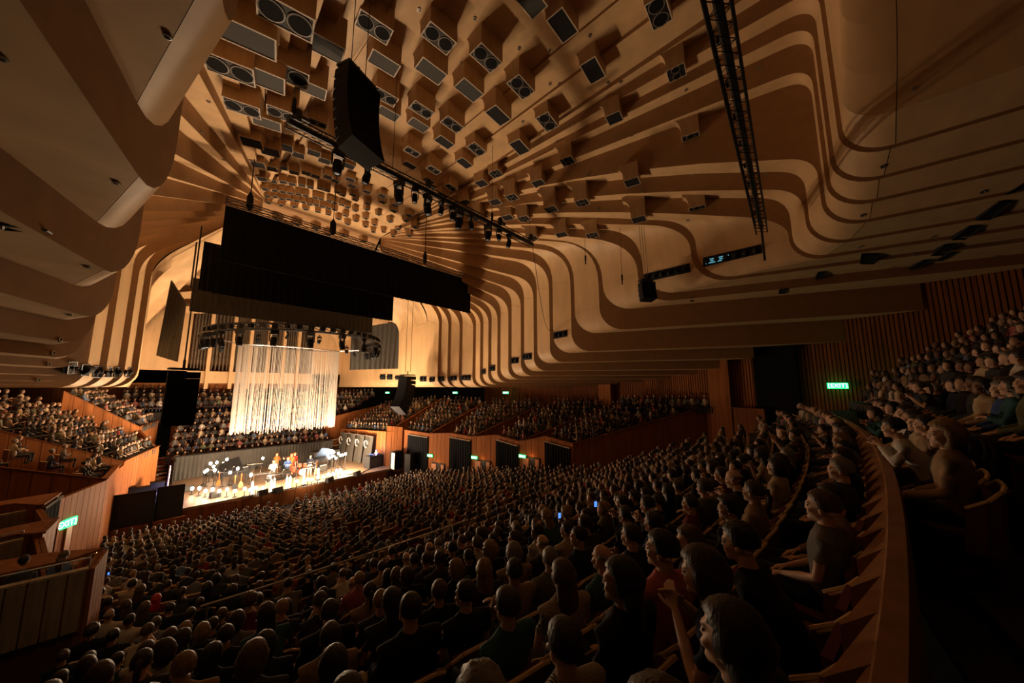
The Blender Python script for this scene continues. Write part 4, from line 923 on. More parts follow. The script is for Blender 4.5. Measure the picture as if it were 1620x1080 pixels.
CLO = {n: mat('cloth_%s' % n, c, .85, vary=.12, scale=30, spec=.2) for n, c in (('black', (.012, .012, .013)), ('charcoal', (.035, .035, .037)), ('navy', (.02, .028, .06)), ('grey', (.15, .145, .14)), ('white', (.55, .52, .47)), ('cream', (.45, .36, .24)), ('tan', (.28, .19, .11)), ('olive', (.10, .10, .05)), ('teal', (.03, .09, .10)), ('pink', (.45, .13, .12)), ('maroon', (.13, .02, .025)), ('red', (.38, .03, .02)), ('blue', (.05, .10, .28)))}
ST = bpy.data.materials.new('cloth_striped'); ST.use_nodes = True; nt = ST.node_tree; b_ = nt.nodes['Principled BSDF']; b_.inputs['Roughness'].default_value = .85
tc = nt.nodes.new('ShaderNodeTexCoord'); wv = nt.nodes.new('ShaderNodeTexWave'); wv.bands_direction = 'X'; wv.inputs['Scale'].default_value = 22; wv.inputs['Distortion'].default_value = .4; nt.links.new(tc.outputs['Object'], wv.inputs[0])
rp = nt.nodes.new('ShaderNodeValToRGB'); rp.color_ramp.elements[0].color = (.05, .045, .04, 1); rp.color_ramp.elements[1].color = (.5, .42, .3, 1); rp.color_ramp.elements[0].position = .4; rp.color_ramp.elements[1].position = .55
nt.links.new(wv.outputs[0], rp.inputs[0]); nt.links.new(rp.outputs[0], b_.inputs['Base Color']); CLO['striped'] = ST
for h_ in HAIR.values():
    b_ = h_.node_tree.nodes['Principled BSDF']; b_.inputs['Sheen Weight'].default_value = .12; b_.inputs['Sheen Roughness'].default_value = .35; b_.inputs['Sheen Tint'].default_value = (1, .8, .55, 1)
def setm(o, *ms):
    for i, m in enumerate(ms): o.material_slots[i].link = 'OBJECT'; o.material_slots[i].material = m
def person(loc, rz, pk, st, hair, lg, top, bottom, skin, label, group, sc=1, full=True):
    if full:
        o = thing('person', label, 'person', loc, rz, group); o.scale = (sc,)*3
        setm(link('body', PR[pk]['body'], o), SKIN[skin]); setm(link('hair', PR[pk]['hair'][st], o), HAIR[hair]); setm(link('shirt', PR[pk]['shirt'][lg], o), CLO[top]); setm(link('trousers', PR[pk]['trousers'], o), CLO[bottom]); link('eyes', PR[pk]['eyes'], o)
    else:
        o = link('person', joined(pk, st, lg)); o.location = loc; o.rotation_euler = (0, 0, rz); o.scale = (sc,)*3; setm(o, SKIN[skin], HAIR[hair], CLO[top], CLO[bottom]); tag(o, label, 'person', group)
    return o
# ------------------------------------------------------------------ seats
SEATW = mat('seat_timber', (.20, .075, .035), .42, vary=.2, scale=4, stretch=(1, 1, .3)); SEATE = mat('seat_edge_ply', (.78, .56, .31), .4); SEATC = mat('plum_upholstery', (.12, .03, .05), .9, vary=.15, scale=30)
bk = MB(); ed = MB(); path = []
for x, y in ((-.27, .06), (-.265, -.06), (-.23, -.135), (-.15, -.16), (0, -.165), (.15, -.16), (.23, -.135), (.265, -.06), (.27, .06)): path.append((x, y))
ztop = [.66, .74, .82, .86, .865, .86, .82, .74, .66]
for (a, b), z0_, z1_ in zip(zip(path, path[1:]), ztop, ztop[1:]):
    d = Vector((b[0]-a[0], b[1]-a[1], 0)); nn_ = Vector((d.y, -d.x, 0)).normalized()*.022
    pl = [Vector((a[0], a[1], .3)), Vector((b[0], b[1], .3)), Vector((b[0]*1.0, b[1]-.04, z1_)), Vector((a[0], a[1]-.04, z0_))]; bk.prism(pl, nn_)
    ed.tube([pl[3]+nn_*.5, pl[2]+nn_*.5], .017, 6)
cu_ = MB(); loft(cu_, [((0, .1, .38), .22, .22), ((0, .1, .44), .235, .235), ((0, .1, .46), .2, .2)], 12); cu_.box((0, -.115, .62), (.4, .05, .36)); cu_.box((0, .1, .2), (.08, .3, .36))
SBK, SED, SCU = bk.mesh('backrest', SEATW, 40), ed.mesh('edge_trim', SEATE, 40), cu_.mesh('cushion', SEATC, 50)
m = MB(); m.add(bk.v, bk.f, 0); m.add(ed.v, ed.f, 1); m.add(cu_.v, cu_.f, 2); SALL = m.mesh('theatre_seat', [SEATW, SEATE, SEATC], 40)
# ------------------------------------------------------------------ who sits where
spots = []                                   # (loc, facing, row label, kind)
rows = [(-.33+.8*i, 12-0) for i in range(12)]+[(9.9+.86*i, 0) for i in range(22)]
for i, (y0, _) in enumerate(rows):
    xs_ = []; x = 1.0 if i == 0 else (.25 if i < 2 else (-.2 if y0 < 11 else (.3 if y0 < 14 else -.1+.02*(i-16))))
    lim = 20.6 if i >= 2 else 21.5
    x += .28*(i % 2)
    while x < lim: xs_.append(x); x += .56
    for x in xs_:
        if i >= 12 and (abs(x-6.8-.04*i) < .35 or abs(x-14.2+.04*i) < .35): continue      # two aisles through the stalls
        y = y0+bow(x); spots.append((Vector((x, y, floor_z(y0))), -math.atan2(XC-x, 40-y), i, 'hall'))
for r_ in range(7):
    x = 5.2+.28*(r_ % 2)-.2*r_
    while x < 21.5:
        spots.append((Vector((x, -1.15-.85*r_+(x-XC)**2/120, 7.3+.5*r_)), -math.atan2(XC-x, 40+.85*r_), 100+r_, 'rear')); x += .6
far = []
def fill(E, F, K, Kp, nr, zoff, tgt, dens=.92, inset_=.06, pitch=.56):
    for j in range(nr):
        t = (j+.6)/nr; a, b = E.lerp(Kp, t), F.lerp(K, t); w_ = (b-a).length; n = max(1, int(w_/pitch))
        for k_ in range(n):
            p = a.lerp(b, inset_+(1-2*inset_)*(k_+.5)/n)
            if R_.random() < dens: far.append((Vector((p.x, p.y, p.z-zoff)), -math.atan2(tgt[0]-p.x, tgt[1]-p.y)))
for i in range(5): fill(EE[i], FF[i], KK[i], K0 if i == 0 else KK[i-1], 8, .75, (10, 34))
fill(C1+Vector((.3, .6, zc_)), Vector((C0.x, 45.8, zc_)), Vector((19, 51, 8.2)), Vector((24, 46, 8.4)), 6, .8, (10, 36))
fill(LE[0], LF[0], LK_[0], Vector((-1.5, 45, 8.7)), 7, .75, (10, 36), .9)
fill(LE[1], LF[1], LK_[1], Vector((-4, 36.5, 8.4)), 9, .75, (10, 34), .92)
fill(LE[2], LF[2], LK_[2], Vector((-7, 28.8, 8.2)), 6, .75, (10, 34), .4)
fill(LE[3], LF[3], LK_[3], Vector((-7, 22.5, 6.5)), 3, 1.0, (10, 34), .4)
for q in ((-.5, 13.2), (-1.05, 13.3)): far.append((Vector((*q, 3.95)), -.5))
for j in range(7):
    for k_ in range(25-j//2):
        x = 3.2+.2*j+.53*k_+R_.uniform(-.05, .05)
        if R_.random() < .95: far.append((Vector((x, 41.9+.85*j, cz0+.55*j)), pi+R_.uniform(-.3, .3)))
for j in range(4):
    for k_ in range(34):
        if R_.random() < .92: far.append((Vector((.4+.56*k_, 48.4+.85*j, 6.55+.4*j)), pi+R_.uniform(-.3, .3)))
for k_ in range(16):                          # standing row along the outer wall above the nearest side box
    q = atX(985+10*k_, 628, 27.5); far.append((Vector((q.x, q.y, q.z-1.2)), pi/2+.2))
far = [f for f in far]
def inframe(p, mg=60): x, y, zc = proj(p+Vector((0, 0, 1.2))); return zc > .5 and -mg < x < 1620+mg and -mg < y < 1080+3*mg
spots = [s for s in spots if s[3] == 'hall' or proj(s[0]+Vector((0, 0, 1.2)))[0] > 1335+8*(106-s[2])]
vis = [(proj(s[0]+Vector((0, 0, 1.2)))[2], s) for s in spots if inframe(s[0]) and (s[0]-EYE).length > 1.05]
vis.sort(key=lambda q: q[0])
near_, rest = vis[:300], vis[300:]
count = {}
for zc, s in sorted(near_, key=lambda q: (q[1][2], q[1][0].x)):
    count.setdefault(s[2], []).append(s)
SPEC = [((1040, 890), 'turned', 'short', 'black', 0, 'pink', 0), ((905, 955), 'relaxed', 'short', 'dark brown', 1, 'striped', 0), ((855, 925), 'relaxed', 'long', 'light brown', 0, 'striped', 0), ((600, 905), 'relaxed', 'short', 'brown', 0, 'cream', 0), ((548, 985), 'relaxed', 'short', 'dark brown', 0, 'tan', 1), ((263, 950), 'relaxed', 'long', 'red scarf', 0, 'maroon', 0),
        ((945, 815), 'turned', 'long', 'blond', 0, 'olive', 0), ((1245, 890), 'forward', 'short', 'black', 0, 'black', 0), ((1190, 1010), 'relaxed', 'long', 'dark brown', 0, 'black', 0), ((1265, 930), 'forward', 'bob', 'brown', 0, 'navy', 0), ((680, 970), 'relaxed', 'crop', 'dark brown', 1, 'black', 0), ((425, 1050), 'relaxed', 'bob', 'light brown', 0, 'charcoal', 0), ((600, 1050), 'relaxed', 'long', 'dark brown', 0, 'black', 0),
        ((800, 1045), 'relaxed', 'curly', 'grey', 0, 'charcoal', 0), ((1480, 690), 'forward', 'short', 'black', 1, 'white', 0), ((1560, 720), 'turned', 'bob', 'blond', 1, 'tan', 0), ((285, 1000), 'relaxed', 'bob', 'blond', 0, 'black', 0), ((965, 920), 'turned', 'long', 'black', 0, 'black', 2), ((1095, 850), 'turned', 'long', 'light brown', 0, 'black', 0), ((875, 855), 'relaxed', 'bald', 'grey', 1, 'charcoal', 0), ((490, 890), 'relaxed', 'bald', 'grey', 1, 'charcoal', 0), ((785, 925), 'relaxed', 'short', 'brown', 0, 'teal', 1)]
used = {}
for px_, *sp_ in SPEC:
    best = min(((Vector(proj(s[0]+Vector((0, 0, 1.22)))[:2])-Vector(px_)).length, id(s)) for zc, s in near_ if id(s) not in used)
    used[best[1]] = sp_
HN = [('black', 20), ('dark brown', 34), ('brown', 24), ('light brown', 10), ('blond', 8), ('grey', 6)]
TN = [('black', 34), ('charcoal', 20), ('navy', 12), ('grey', 8), ('white', 4), ('cream', 5), ('tan', 5), ('olive', 3), ('teal', 3), ('maroon', 3), ('blue', 2), ('pink', 1)]
def pick(T): return R_.choices([a for a, _ in T], [b for _, b in T])[0]
HW = {'short': 'short %s hair', 'crop': 'cropped %s hair', 'bob': 'bobbed %s hair', 'long': 'long %s hair', 'tail': '%s hair in a ponytail', 'bald': 'thinning %s hair', 'curly': 'curly %s hair'}
for n_, (zc, s) in enumerate(near_):
    loc, rz, row, kind = s
    seatn = count[row].index(s); tot = len(count[row])
    where = '%s from left, %s row %s parapet' % (ordn(seatn), ordn(row if kind == 'hall' else row-100), 'before' if kind == 'hall' else 'behind')
    # every seat of the nearest rows is a thing
    g = 'theatre seats'
    lab = 'plum theatre seat with pale ply edge, '+where
    if n_ < 130:
        o = thing('theatre_seat', lab, 'seat', loc, rz, g); link('backrest', SBK, o); link('edge_trim', SED, o); link('cushion', SCU, o)
    else:
        o = link('theatre_seat', SALL); o.location = loc; o.rotation_euler = (0, 0, rz); tag(o, lab, 'seat', g)
    if id(s) not in used and R_.random() < (.06 if row > 0 else .2): continue
    if id(s) in used: pk, st, hr, lg, top, sk = used[id(s)]
    else: pk, st, hr, lg, top, sk = R_.choices(POSES, [50, 12, 22, 16])[0], R_.choices(STY, [30, 16, 14, 22, 10, 4, 6])[0], pick(HN), R_.randrange(2), pick(TN), R_.choices(range(4), [5, 4, 2, 1])[0]
    if st == 'bald': hr = 'grey'
    hw = 'red headscarf' if hr == 'red scarf' else HW[st] % hr
    lab = 'person, %s, %s top, %s' % (hw, top, where)
    person(loc+Vector((R_.uniform(-.03, .03), R_.uniform(-.02, .05), 0)), rz+R_.uniform(-.22, .22), pk, st, hr, lg, top, R_.choice(['black', 'navy', 'charcoal', 'grey']), sk, lab, 'audience in the circle and stalls', R_.uniform(.94, 1.06), n_ < 120)
# the rest of the audience and seats, beyond the three hundred nearest: one object each
FS = [(.45, .27, .18), (.38, .22, .14), (.28, .16, .1), (.14, .07, .045)]; FH = [(.012, .01, .009), (.03, .017, .01), (.075, .04, .02), (.15, .085, .04), (.36, .24, .11), (.28, .26, .23)]
FT = [(.012, .012, .013), (.02, .02, .022), (.035, .035, .037), (.02, .028, .06), (.15, .145, .14), (.5, .46, .4), (.42, .33, .22), (.25, .17, .1), (.09, .1, .05), (.3, .09, .09), (.3, .02, .02), (.1, .16, .3)]
fv, ff, fc = [], [], []
def lowperson(loc, rz, facing):
    m = MB(); h = 1.2+R_.uniform(-.05, .05); t = R_.uniform(-.02, .05); tw = R_.uniform(-.02, .02)
    m.ball((tw, .03+t, h+.05), (.075, .092, .112), 7, 5, 0); m.ball((tw, t, h+.085), (.087, .1, .095), 7, 5, 1)
    if R_.random() < .35: m.tube([(tw, -.05+t, h+.05), (tw, -.08+t, h-.2)], [.085, .06], 6, 1)
    k = len(m.v); loft(m, [((0, 0, .45), .16, .13), ((0, t*.6, .8), .18, .12), ((0, t, 1.02), .17, .09), ((0, t, 1.1), .05, .05)], 7, 2)
    for s in (-1, 1): m.tube([(s*.17, t, 1.0), (s*.23, .08, .75), (s*.1, .28, .66+R_.choice((0, 0, .2)))], [.055, .045, .03], 4, 2 if R_.random() < .6 else 0)
    for s in (-1, 1): m.tube([(s*.09, .05, .5), (s*.11, .46, .52), (s*.11, .44, .1)], [.08, .06, .045], 4, 3)
    c = [R_.choice(FS), R_.choices(FH, [20, 32, 22, 10, 9, 7])[0], R_.choices(FT, [18, 14, 12, 8, 10, 9, 7, 6, 4, 3, 2, 4])[0], R_.choice(FT[:4])]
    M = Matrix.Translation(loc) @ Matrix.Rotation(rz+R_.uniform(-.3, .3), 4, 'Z'); b = len(fv)
    fv.extend([tuple(M @ Vector(q)) for q in m.v]); ff.extend([tuple(b+i for i in f) for f in m.f]); fc.extend([c[i] for i in m.m])
sv, sf, sm = [], [], []
def lowseat(loc, rz):
    M = Matrix.Translation(loc) @ Matrix.Rotation(rz, 4, 'Z'); b = len(sv)
    m = MB(); m.box((0, -.17, .58), (.53, .04, .5), 0, 0); m.box((0, -.17, .845), (.53, .05, .03), 0, 1); m.box((0, .1, .42), (.46, .46, .08), 0, 2)
    sv.extend([tuple(M @ Vector(q)) for q in m.v]); sf.extend([tuple(b+i for i in f) for f in m.f]); sm.extend(m.m)
for zc, s in rest:
    lowseat(s[0], s[1])
    if R_.random() < .95: lowperson(s[0], s[1], 0)
for loc, rz in far: lowseat(loc, rz); lowperson(loc, rz, 1)
AT = bpy.data.materials.new('audience_tint'); AT.use_nodes = True; nt = AT.node_tree; a_ = nt.nodes.new('ShaderNodeAttribute'); a_.attribute_name = 'tint'; nt.links.new(a_.outputs['Color'], nt.nodes['Principled BSDF'].inputs['Base Color']); nt.nodes['Principled BSDF'].inputs['Roughness'].default_value = .7; nt.nodes['Principled BSDF'].inputs['Sheen Weight'].default_value = .1; nt.nodes['Principled BSDF'].inputs['Sheen Tint'].default_value = (1, .82, .6, 1)
me = bpy.data.meshes.new('audience'); me.from_pydata(fv, [], ff); me.materials.append(AT)
at_ = me.color_attributes.new('tint', 'FLOAT_COLOR', 'CORNER'); flat = []
for f, c in zip(ff, fc): flat += [c[0], c[1], c[2], 1]*len(f)
at_.data.foreach_set('color', flat); me.polygons.foreach_set('use_smooth', [True]*len(ff))
tag(link('audience', me), 'distant mass of seated audience filling stalls, side boxes and choir seats', 'audience', None, 'stuff')
me = bpy.data.meshes.new('theatre_seating'); me.from_pydata(sv, [], sf)
for q in (SEATW, SEATE, SEATC): me.materials.append(q)
me.polygons.foreach_set('material_index', sm); tag(link('theatre_seating', me), 'distant rows of timber backed seats under the seated audience', 'seating', None, 'stuff')
# phones held up in the audience
PHG = mat('phone_screen', (.02, .05, .2), .3, emit=(.08, .25, 1), es=1.6)
for px_, py_, zc, lab in ((942, 797, 4.6, 'lit phone held up in the middle of the circle'), (885, 815, 4.8, 'blue lit phone held upright left of the centre aisle'), (172, 907, 9.5, 'small lit phone near the left end of the stalls')):
    p = EYE+ray(px_, py_)*zc; o = thing('phone', lab, 'phone', p, -.5); m = MB(); m.box((0, 0, 0), (.045, .008, .085)); m.build('case', BLKP, o); m = MB(); m.box((0, -.005, 0), (.038, .004, .07)); m.build('screen', PHG, o)
# glasses left on the parapet ledge
GL = bpy.data.materials.new('drinking_glass'); GL.use_nodes = True; b_ = GL.node_tree.nodes['Principled BSDF']; b_.inputs['Transmission Weight'].default_value = 1; b_.inputs['Roughness'].default_value = .03; b_.inputs['IOR'].default_value = 1.45
for j, (px_, py_) in enumerate(((1365, 690), (1371, 703), (1377, 713), (1384, 716))):
    p = atZ(px_, py_+4, 8.06); m = MB(); m.lathe((0, 0, 0), [(.03, 0), (.035, .11), (.032, .11), (.027, .012)], 12); o = m.build('drinking_glass', GL, None, 60); o.location = (p.x, para(p.x)-.11, 8.06)
    tag(o, 'clear plastic cup on the parapet ledge, %s from the far end' % ORD[j], 'cup', 'cups on the parapet')
# ------------------------------------------------------------------ the band on the platform
BULB = mat('lamp_bulb', (1, .85, .6), .5, emit=(1, .76, .5), es=55)
CHR = mat('chrome', (.6, .58, .55), .2, 1)
DRUM = mat('drum_shell', (.45, .10, .05), .3, spec=.6); SKINM = mat('drum_skin', (.7, .66, .58), .6); CYM = mat('cymbal_brass', (.6, .42, .16), .25, .9)
ZS = 1.2
st_ = lambda x, y: atZ(x, y, ZS)
def foot(p, lab, h=.5, grp='bulb lamps on the platform'):
    o = thing('stage_bulb', lab, 'stage lamp', p, 0, grp)
    m = MB(); m.lathe((0, 0, 0), [(.14, 0), (.14, .03), (.03, .05), (.02, h-.12), (.035, h-.1), (.035, h-.04)], 10); m.build('stand', BLK, o, 40)
    m = MB(); m.ball((0, 0, h+.07), (.1, .1, .12), 10, 7); m.build('bulb', BULB, o, 180)
front = [(303, 779), (324, 783), (346, 783), (371, 783), (395, 781), (486, 766), (502, 762), (519, 757), (532, 751), (314, 781), (335, 783), (358, 783), (386, 782), (404, 780), (415, 778), (469, 769), (480, 767), (493, 764), (511, 759), (526, 754), (538, 748)]
for j, (x, y) in enumerate(sorted(front)): foot(st_(x, y+3), 'bright bulb lamp on the front edge of the platform, %s from the left' % ordn(j), .35+.1*(j % 2))
back = [(322, 762), (336, 752), (356, 750), (337, 765), (362, 763), (373, 768), (395, 768), (524, 744), (538, 732), (545, 739), (521, 731), (330, 758), (340, 756), (351, 752), (345, 762), (325, 765), (365, 757), (414, 742), (520, 737), (527, 734), (534, 738), (541, 736), (530, 742), (517, 743)]
back = sorted(back)
for j, (x, y) in enumerate(back): foot(st_(x, y+4), 'bulb lamp on a tall stand among the instruments, %s from the left' % ordn(j), .9+.25*(j % 3), 'bulb lamps on stands')
TUBEL = mat('white_tube_lamp', (.8, .75, .65), .5, emit=(1, .82, .6), es=2.5)
for j, (x, y) in enumerate(((398, 781), (428, 777), (433, 775), (453, 772), (458, 771), (480, 765), (503, 757))):
    o = thing('picket_lamp', 'upright white glowing picket at the platform edge, %s from the left' % ORD[j], 'stage lamp', st_(x, y+2), 0, 'white pickets at the platform edge')
    m = MB(); m.box((0, 0, .03), (.3, .25, .06)); m.build('foot', BLK, o); m = MB(); m.prism([(-.07, -.02, .06), (.07, -.02, .06), (.07, -.02, .85), (0, -.02, 1.0), (-.07, -.02, .85)], (0, .05, 0)); m.build('picket', TUBEL, o)
def standing(p, rz, top, bot, hair, st, skin, lab, sc=1.0, arms='down'):
    s = MB(); T = Matrix.Translation((0, 0, .4))
    head_parts(s, T); hip = Vector((0, 0, .92)); sh = Vector((0, 0, 1.42)); s.tube([sh-Vector((0, 0, .04)), Vector((0, 0, 1.5)), Vector((0, 0, 1.58))], [.07, .055, .055], 10)
    loft(s, [((0, 0, .84), .15, .12), ((0, 0, 1.08), .13, .1), ((0, 0, 1.3), .16, .11), ((0, 0, 1.43), .12, .07), ((0, 0, 1.48), .05, .05)], 12); c = MB(); t = MB()
    loft(c, [((0, 0, .86), .175, .14), ((0, 0, 1.08), .155, .12), ((0, 0, 1.3), .19, .13), ((0, 0, 1.42), .17, .09), ((0, 0, 1.47), .06, .06)], 12)
    loft(t, [((0, 0, .82), .16, .13), ((0, 0, .93), .178, .142), ((0, 0, .98), .165, .13)], 12)
    for k in (-1, 1):
        a, e, w_ = (Vector((k*.18, 0, 1.4)), Vector((k*.25, .03, 1.13)), Vector((k*.24, .12, .9))) if arms == 'down' else (Vector((k*.18, 0, 1.4)), Vector((k*.26, .12, 1.16)), Vector((k*.12, .34, 1.2)))
        s.tube([Vector((k*.08, 0, 1.41)), a, e, w_], [.045, .047, .036, .024], 8); hand(s, w_, w_-e, (k*.5, 0, .8), .5)
        s.tube([(k*.09, 0, .9), (k*.11, .01, .5), (k*.11, -.01, .09)], [.08, .055, .04], 8); s.tube([(k*.11, -.01, .08), (k*.11, .06, .045), (k*.12, .17, .035)], [.045, .042, .032], 8)
        c.tube([Vector((k*.1, 0, 1.41)), a, e, e.lerp(w_, .5)], [.06, .066, .052, .045], 8); t.tube([(k*.09, 0, .88), (k*.11, .01, .5), (k*.11, -.01, .1)], [.1, .075, .062], 8)
    o = thing('person', lab, 'person', p, rz); o.scale = (sc,)*3
    setm(link('body', fuse(s, 'body', .008, 2500, [SKIN[0]]), o), SKIN[skin]); setm(link('shirt', fuse(c, 'shirt', .014, 700, [SKIN[0]]), o), CLO[top]); setm(link('trousers', fuse(t, 'trousers', .014, 600, [SKIN[0]]), o), CLO[bot])
    setm(link('hair', hair_mesh(st, T, 'stand').mesh('hair', [SKIN[0]], 180), o), HAIR[hair]); return o
HAIR['copper'] = mat('hair_copper', (.5, .14, .03), .45, vary=.2, scale=40); CLO['orange'] = mat('cloth_orange', (.7, .16, .03), .8, vary=.2, scale=20)
standing(st_(430, 764), 2.9, 'white', 'charcoal', 'dark brown', 'short', 1, 'person in white shirt standing at the keyboards, back to the hall', 1.05, 'up')
standing(st_(453, 757), 3.0, 'blue', 'black', 'copper', 'curly', 0, 'person in bright blue top and black trousers at the platform centre', 1.02, 'up')
standing(st_(447, 755), .2, 'black', 'black', 'dark brown', 'short', 1, 'person in black between the white shirt and the blue top', 1.03)
standing(st_(459, 750), 3.3, 'orange', 'orange', 'copper', 'long', 0, 'person in orange clothes behind the blue top', 1.03)
standing(st_(436, 748), 3.2, 'orange', 'tan', 'copper', 'long', 0, 'person in orange top left of the orange group', 1.0, 'up')
standing(st_(464, 747), 3.0, 'red', 'red', 'copper', 'bob', 0, 'person in red clothes right in the orange group', 1.0)
standing(st_(489, 752), 3.2, 'navy', 'cream', 'black', 'short', 1, 'person in navy top playing right of the drums', 1.0, 'up')
standing(atZ(234, 757, 1.2), -1.2, 'blue', 'black', 'brown', 'short', 1, 'crew member in blue top at the left stairs', 1.0, 'up')
standing(atZ(594, 738, 1.2), 1.6, 'white', 'navy', 'dark brown', 'short', 1, 'crew member in white top behind the consoles at the right', .95, 'up')
standing(atZ(205, 818, .6), .3, 'navy', 'black', 'brown', 'short', 1, 'crew member standing in the gap between the black flats', 1.0)
# drum kit
p = st_(474, 750); o = thing('drum_kit', 'red drum kit with pale skins and cymbals right of the orange group', 'drums', p, pi)
def drum(c, r, h, tilt, nm):
    M = Matrix.Rotation(tilt, 4, 'X'); m = MB(); m.lathe(c, [(r, -h/2), (r, h/2)], 18, M); d = m.build(nm, DRUM, o, 40)
    m = MB(); m.lathe(c, [(r*.96, h/2), (r*.96, h/2+.012), (.01, h/2+.014)], 18, M); m.build('skin', SKINM, d); m = MB(); m.lathe(c, [(r*1.03, h/2-.03), (r*1.03, h/2+.02), (r, h/2+.02), (r, h/2-.03)], 18, M); m.build('hoop', CHR, d)
drum((0, .45, .32), .29, .42, -pi/2, 'bass_drum'); drum((-.28, .3, .82), .15, .2, -.3, 'tom_drum'); drum((.15, .3, .84), .17, .22, -.3, 'tom_drum'); drum((.5, -.1, .5), .21, .38, -.1, 'floor_drum'); drum((-.42, 0, .62), .18, .14, 0, 'snare_drum')
for j, (x, y, z, r) in enumerate(((-.7, .2, .95, .19), (-.55, .5, 1.25, .24), (.55, .5, 1.3, .26), (.85, .15, 1.1, .24))):
    m = MB(); m.tube([(x, y, 0), (x, y, z)], .012, 5); m.tube([(x, y, .25), (x+.2, y, 0)], .01, 4); m.tube([(x, y, .25), (x-.15, y+.15, 0)], .01, 4); q = m.build('cymbal_stand', CHR, o); m = MB(); m.lathe((x, y, z), [(r, 0), (r*.3, .02), (.03, .04), (.01, .04)], 18, Matrix.Rotation(.2, 4, 'Y')); m.build('cymbal', CYM, q, 60)
m = MB(); m.lathe((0, -.35, 0), [(.03, 0), (.03, .42), (.18, .44), (.18, .52), (.02, .53)], 14); m.build('stool', BLK, o, 40)
def keys(p, rz, lab, L=1.25):
    o = thing('keyboard', lab, 'keyboard', p, rz); m = MB(); m.box((0, 0, .92), (L, .34, .11)); m.build('case', BLKP, o); m = MB(); m.box((0, -.06, .98), (L*.92, .17, .02)); m.build('keys', SKINM, o)
    for k in range(10): m = MB(); m.box((-L*.43+L*.092*k, -.02, .995), (.02, .09, .02)); m.build('black_key', BLK, o)
    for s in (-1, 1):
        m = MB(); m.tube([(s*L*.36, -.2, .02), (s*L*.36, .2, .86)], .02, 5); m.tube([(s*L*.36, .2, .02), (s*L*.36, -.2, .86)], .02, 5); m.build('stand_leg', CHR, o)
keys(st_(411, 768), 3.0, 'keyboard on a chrome stand left of the white shirt'); keys(st_(402, 752), 2.8, 'second keyboard on a stand behind the first one'); keys(st_(440, 768), 3.1, 'wide black keyboard in front of the person in white', 1.6); keys(st_(488, 757), 3.2, 'keyboard in front of the person in navy')
# grand piano, its lid open
def piano(p, rz, lab, lidm):
    o = thing('grand_piano', lab, 'piano', p, rz); out = [(-.75, -.7), (.75, -.7), (.75, .2), (.55, .7), (.2, 1.25), (-.25, 1.45), (-.62, 1.3), (-.75, .9)]
    m = MB(); m.prism([(x, y, .68) for x, y in out], (0, 0, .3)); m.build('case', BLKP, o); m = MB(); c, s = math.cos(.7), math.sin(.7)
    m.prism([(-.75+(x+.75)*c, y, 1.0+(x+.75)*s) for x, y in out if y > -.3]+[(-.75, -.3, 1.0)], (0, 0, .03)); m.build('lid', lidm, o)
    m = MB(); m.box((0, -.8, .74), (1.4, .22, .04)); m.build('keyboard', SKINM, o)
    for x, y in ((-.6, -.5), (.6, -.5), (-.2, 1.1)): m = MB(); m.lathe((x, y, 0), [(.05, 0), (.04, .1), (.07, .68)], 10); m.build('leg', BLK, o, 40)
piano(st_(378, 762), 1.3, 'black grand piano left of the keyboards', BLKP); piano(st_(503, 741), 4.4, 'grand piano with a bluish open lid at the right', mat('blue_gloss_lid', (.05, .08, .14), .15, spec=.8))
def guitar(p, rz, lab, c):
    o = thing('guitar', lab, 'guitar', p, rz); m = MB(); pts = [(.17*math.cos(a)*(1 if math.sin(a) < 0 else .8-.15*math.sin(2*a)**2), 0, .4+.24*math.sin(a)) for a in [2*pi*i/20 for i in range(20)]]; m.prism(pts, (0, .07, 0)); m.build('body', c, o, 40)
    m = MB(); m.box((0, .02, .85), (.05, .03, .5)); m.build('neck', BRUSH2, o); m = MB(); m.box((0, .02, 1.15), (.08, .025, .14)); m.build('headstock', BRUSH2, o)
    m = MB(); m.tube([(0, .1, .6), (-.18, .2, 0)], .012, 4); m.tube([(0, .1, .6), (.18, .2, 0)], .012, 4); m.tube([(0, .1, .6), (0, -.16, 0)], .012, 4); m.build('stand', BLK, o)
GW = mat('guitar_maple', (.62, .26, .08), .25, spec=.7)
guitar(st_(380, 775), .1, 'honey coloured guitar upright on a stand at the left front', GW); guitar(st_(370, 778), -.3, 'dark guitar on a stand left of the honey coloured one', BLKP); guitar(st_(345, 772), .4, 'guitar on a stand among the left front bulbs', BRUSH); guitar(st_(500, 752), .2, 'pale guitar on a stand at the right front', GW)
def mic(p, lab, h=1.5):
    o = thing('microphone_stand', lab, 'microphone stand', p); m = MB(); m.lathe((0, 0, 0), [(.14, 0), (.14, .03), (.015, .05), (.012, h)], 10); m.build('stand', BLK, o, 40); m = MB(); m.tube([(0, 0, h), (.0, -.35, h+.1)], .012, 5); m.build('boom', BLK, o); m = MB(); m.tube([(0, -.35, h+.1), (0, -.48, h+.12)], [.018, .03], 8); m.build('microphone', STEEL, o)
for j, (x, y) in enumerate(((320, 768), (352, 770), (365, 768), (395, 766), (424, 772), (445, 771), (468, 762), (498, 758), (512, 748))): mic(st_(x, y), 'black boom microphone stand on the platform, %s from the left' % ORD[j], 1.2+.1*(j % 4))
def wedge(p, rz, lab):
    o = thing('floor_monitor', lab, 'monitor', p, rz); m = MB(); m.prism([(-.3, -.22, 0), (-.3, .22, 0), (-.3, .14, .36), (-.3, -.1, .4)], (.6, 0, 0)); m.build('cabinet', BLKP, o); m = MB(); m.prism([(-.27, -.225, .03), (-.27, -.115, .37), (-.27, -.125, .375), (-.27, -.235, .035)], (.54, 0, 0)); m.build('grille', GRILL, o)
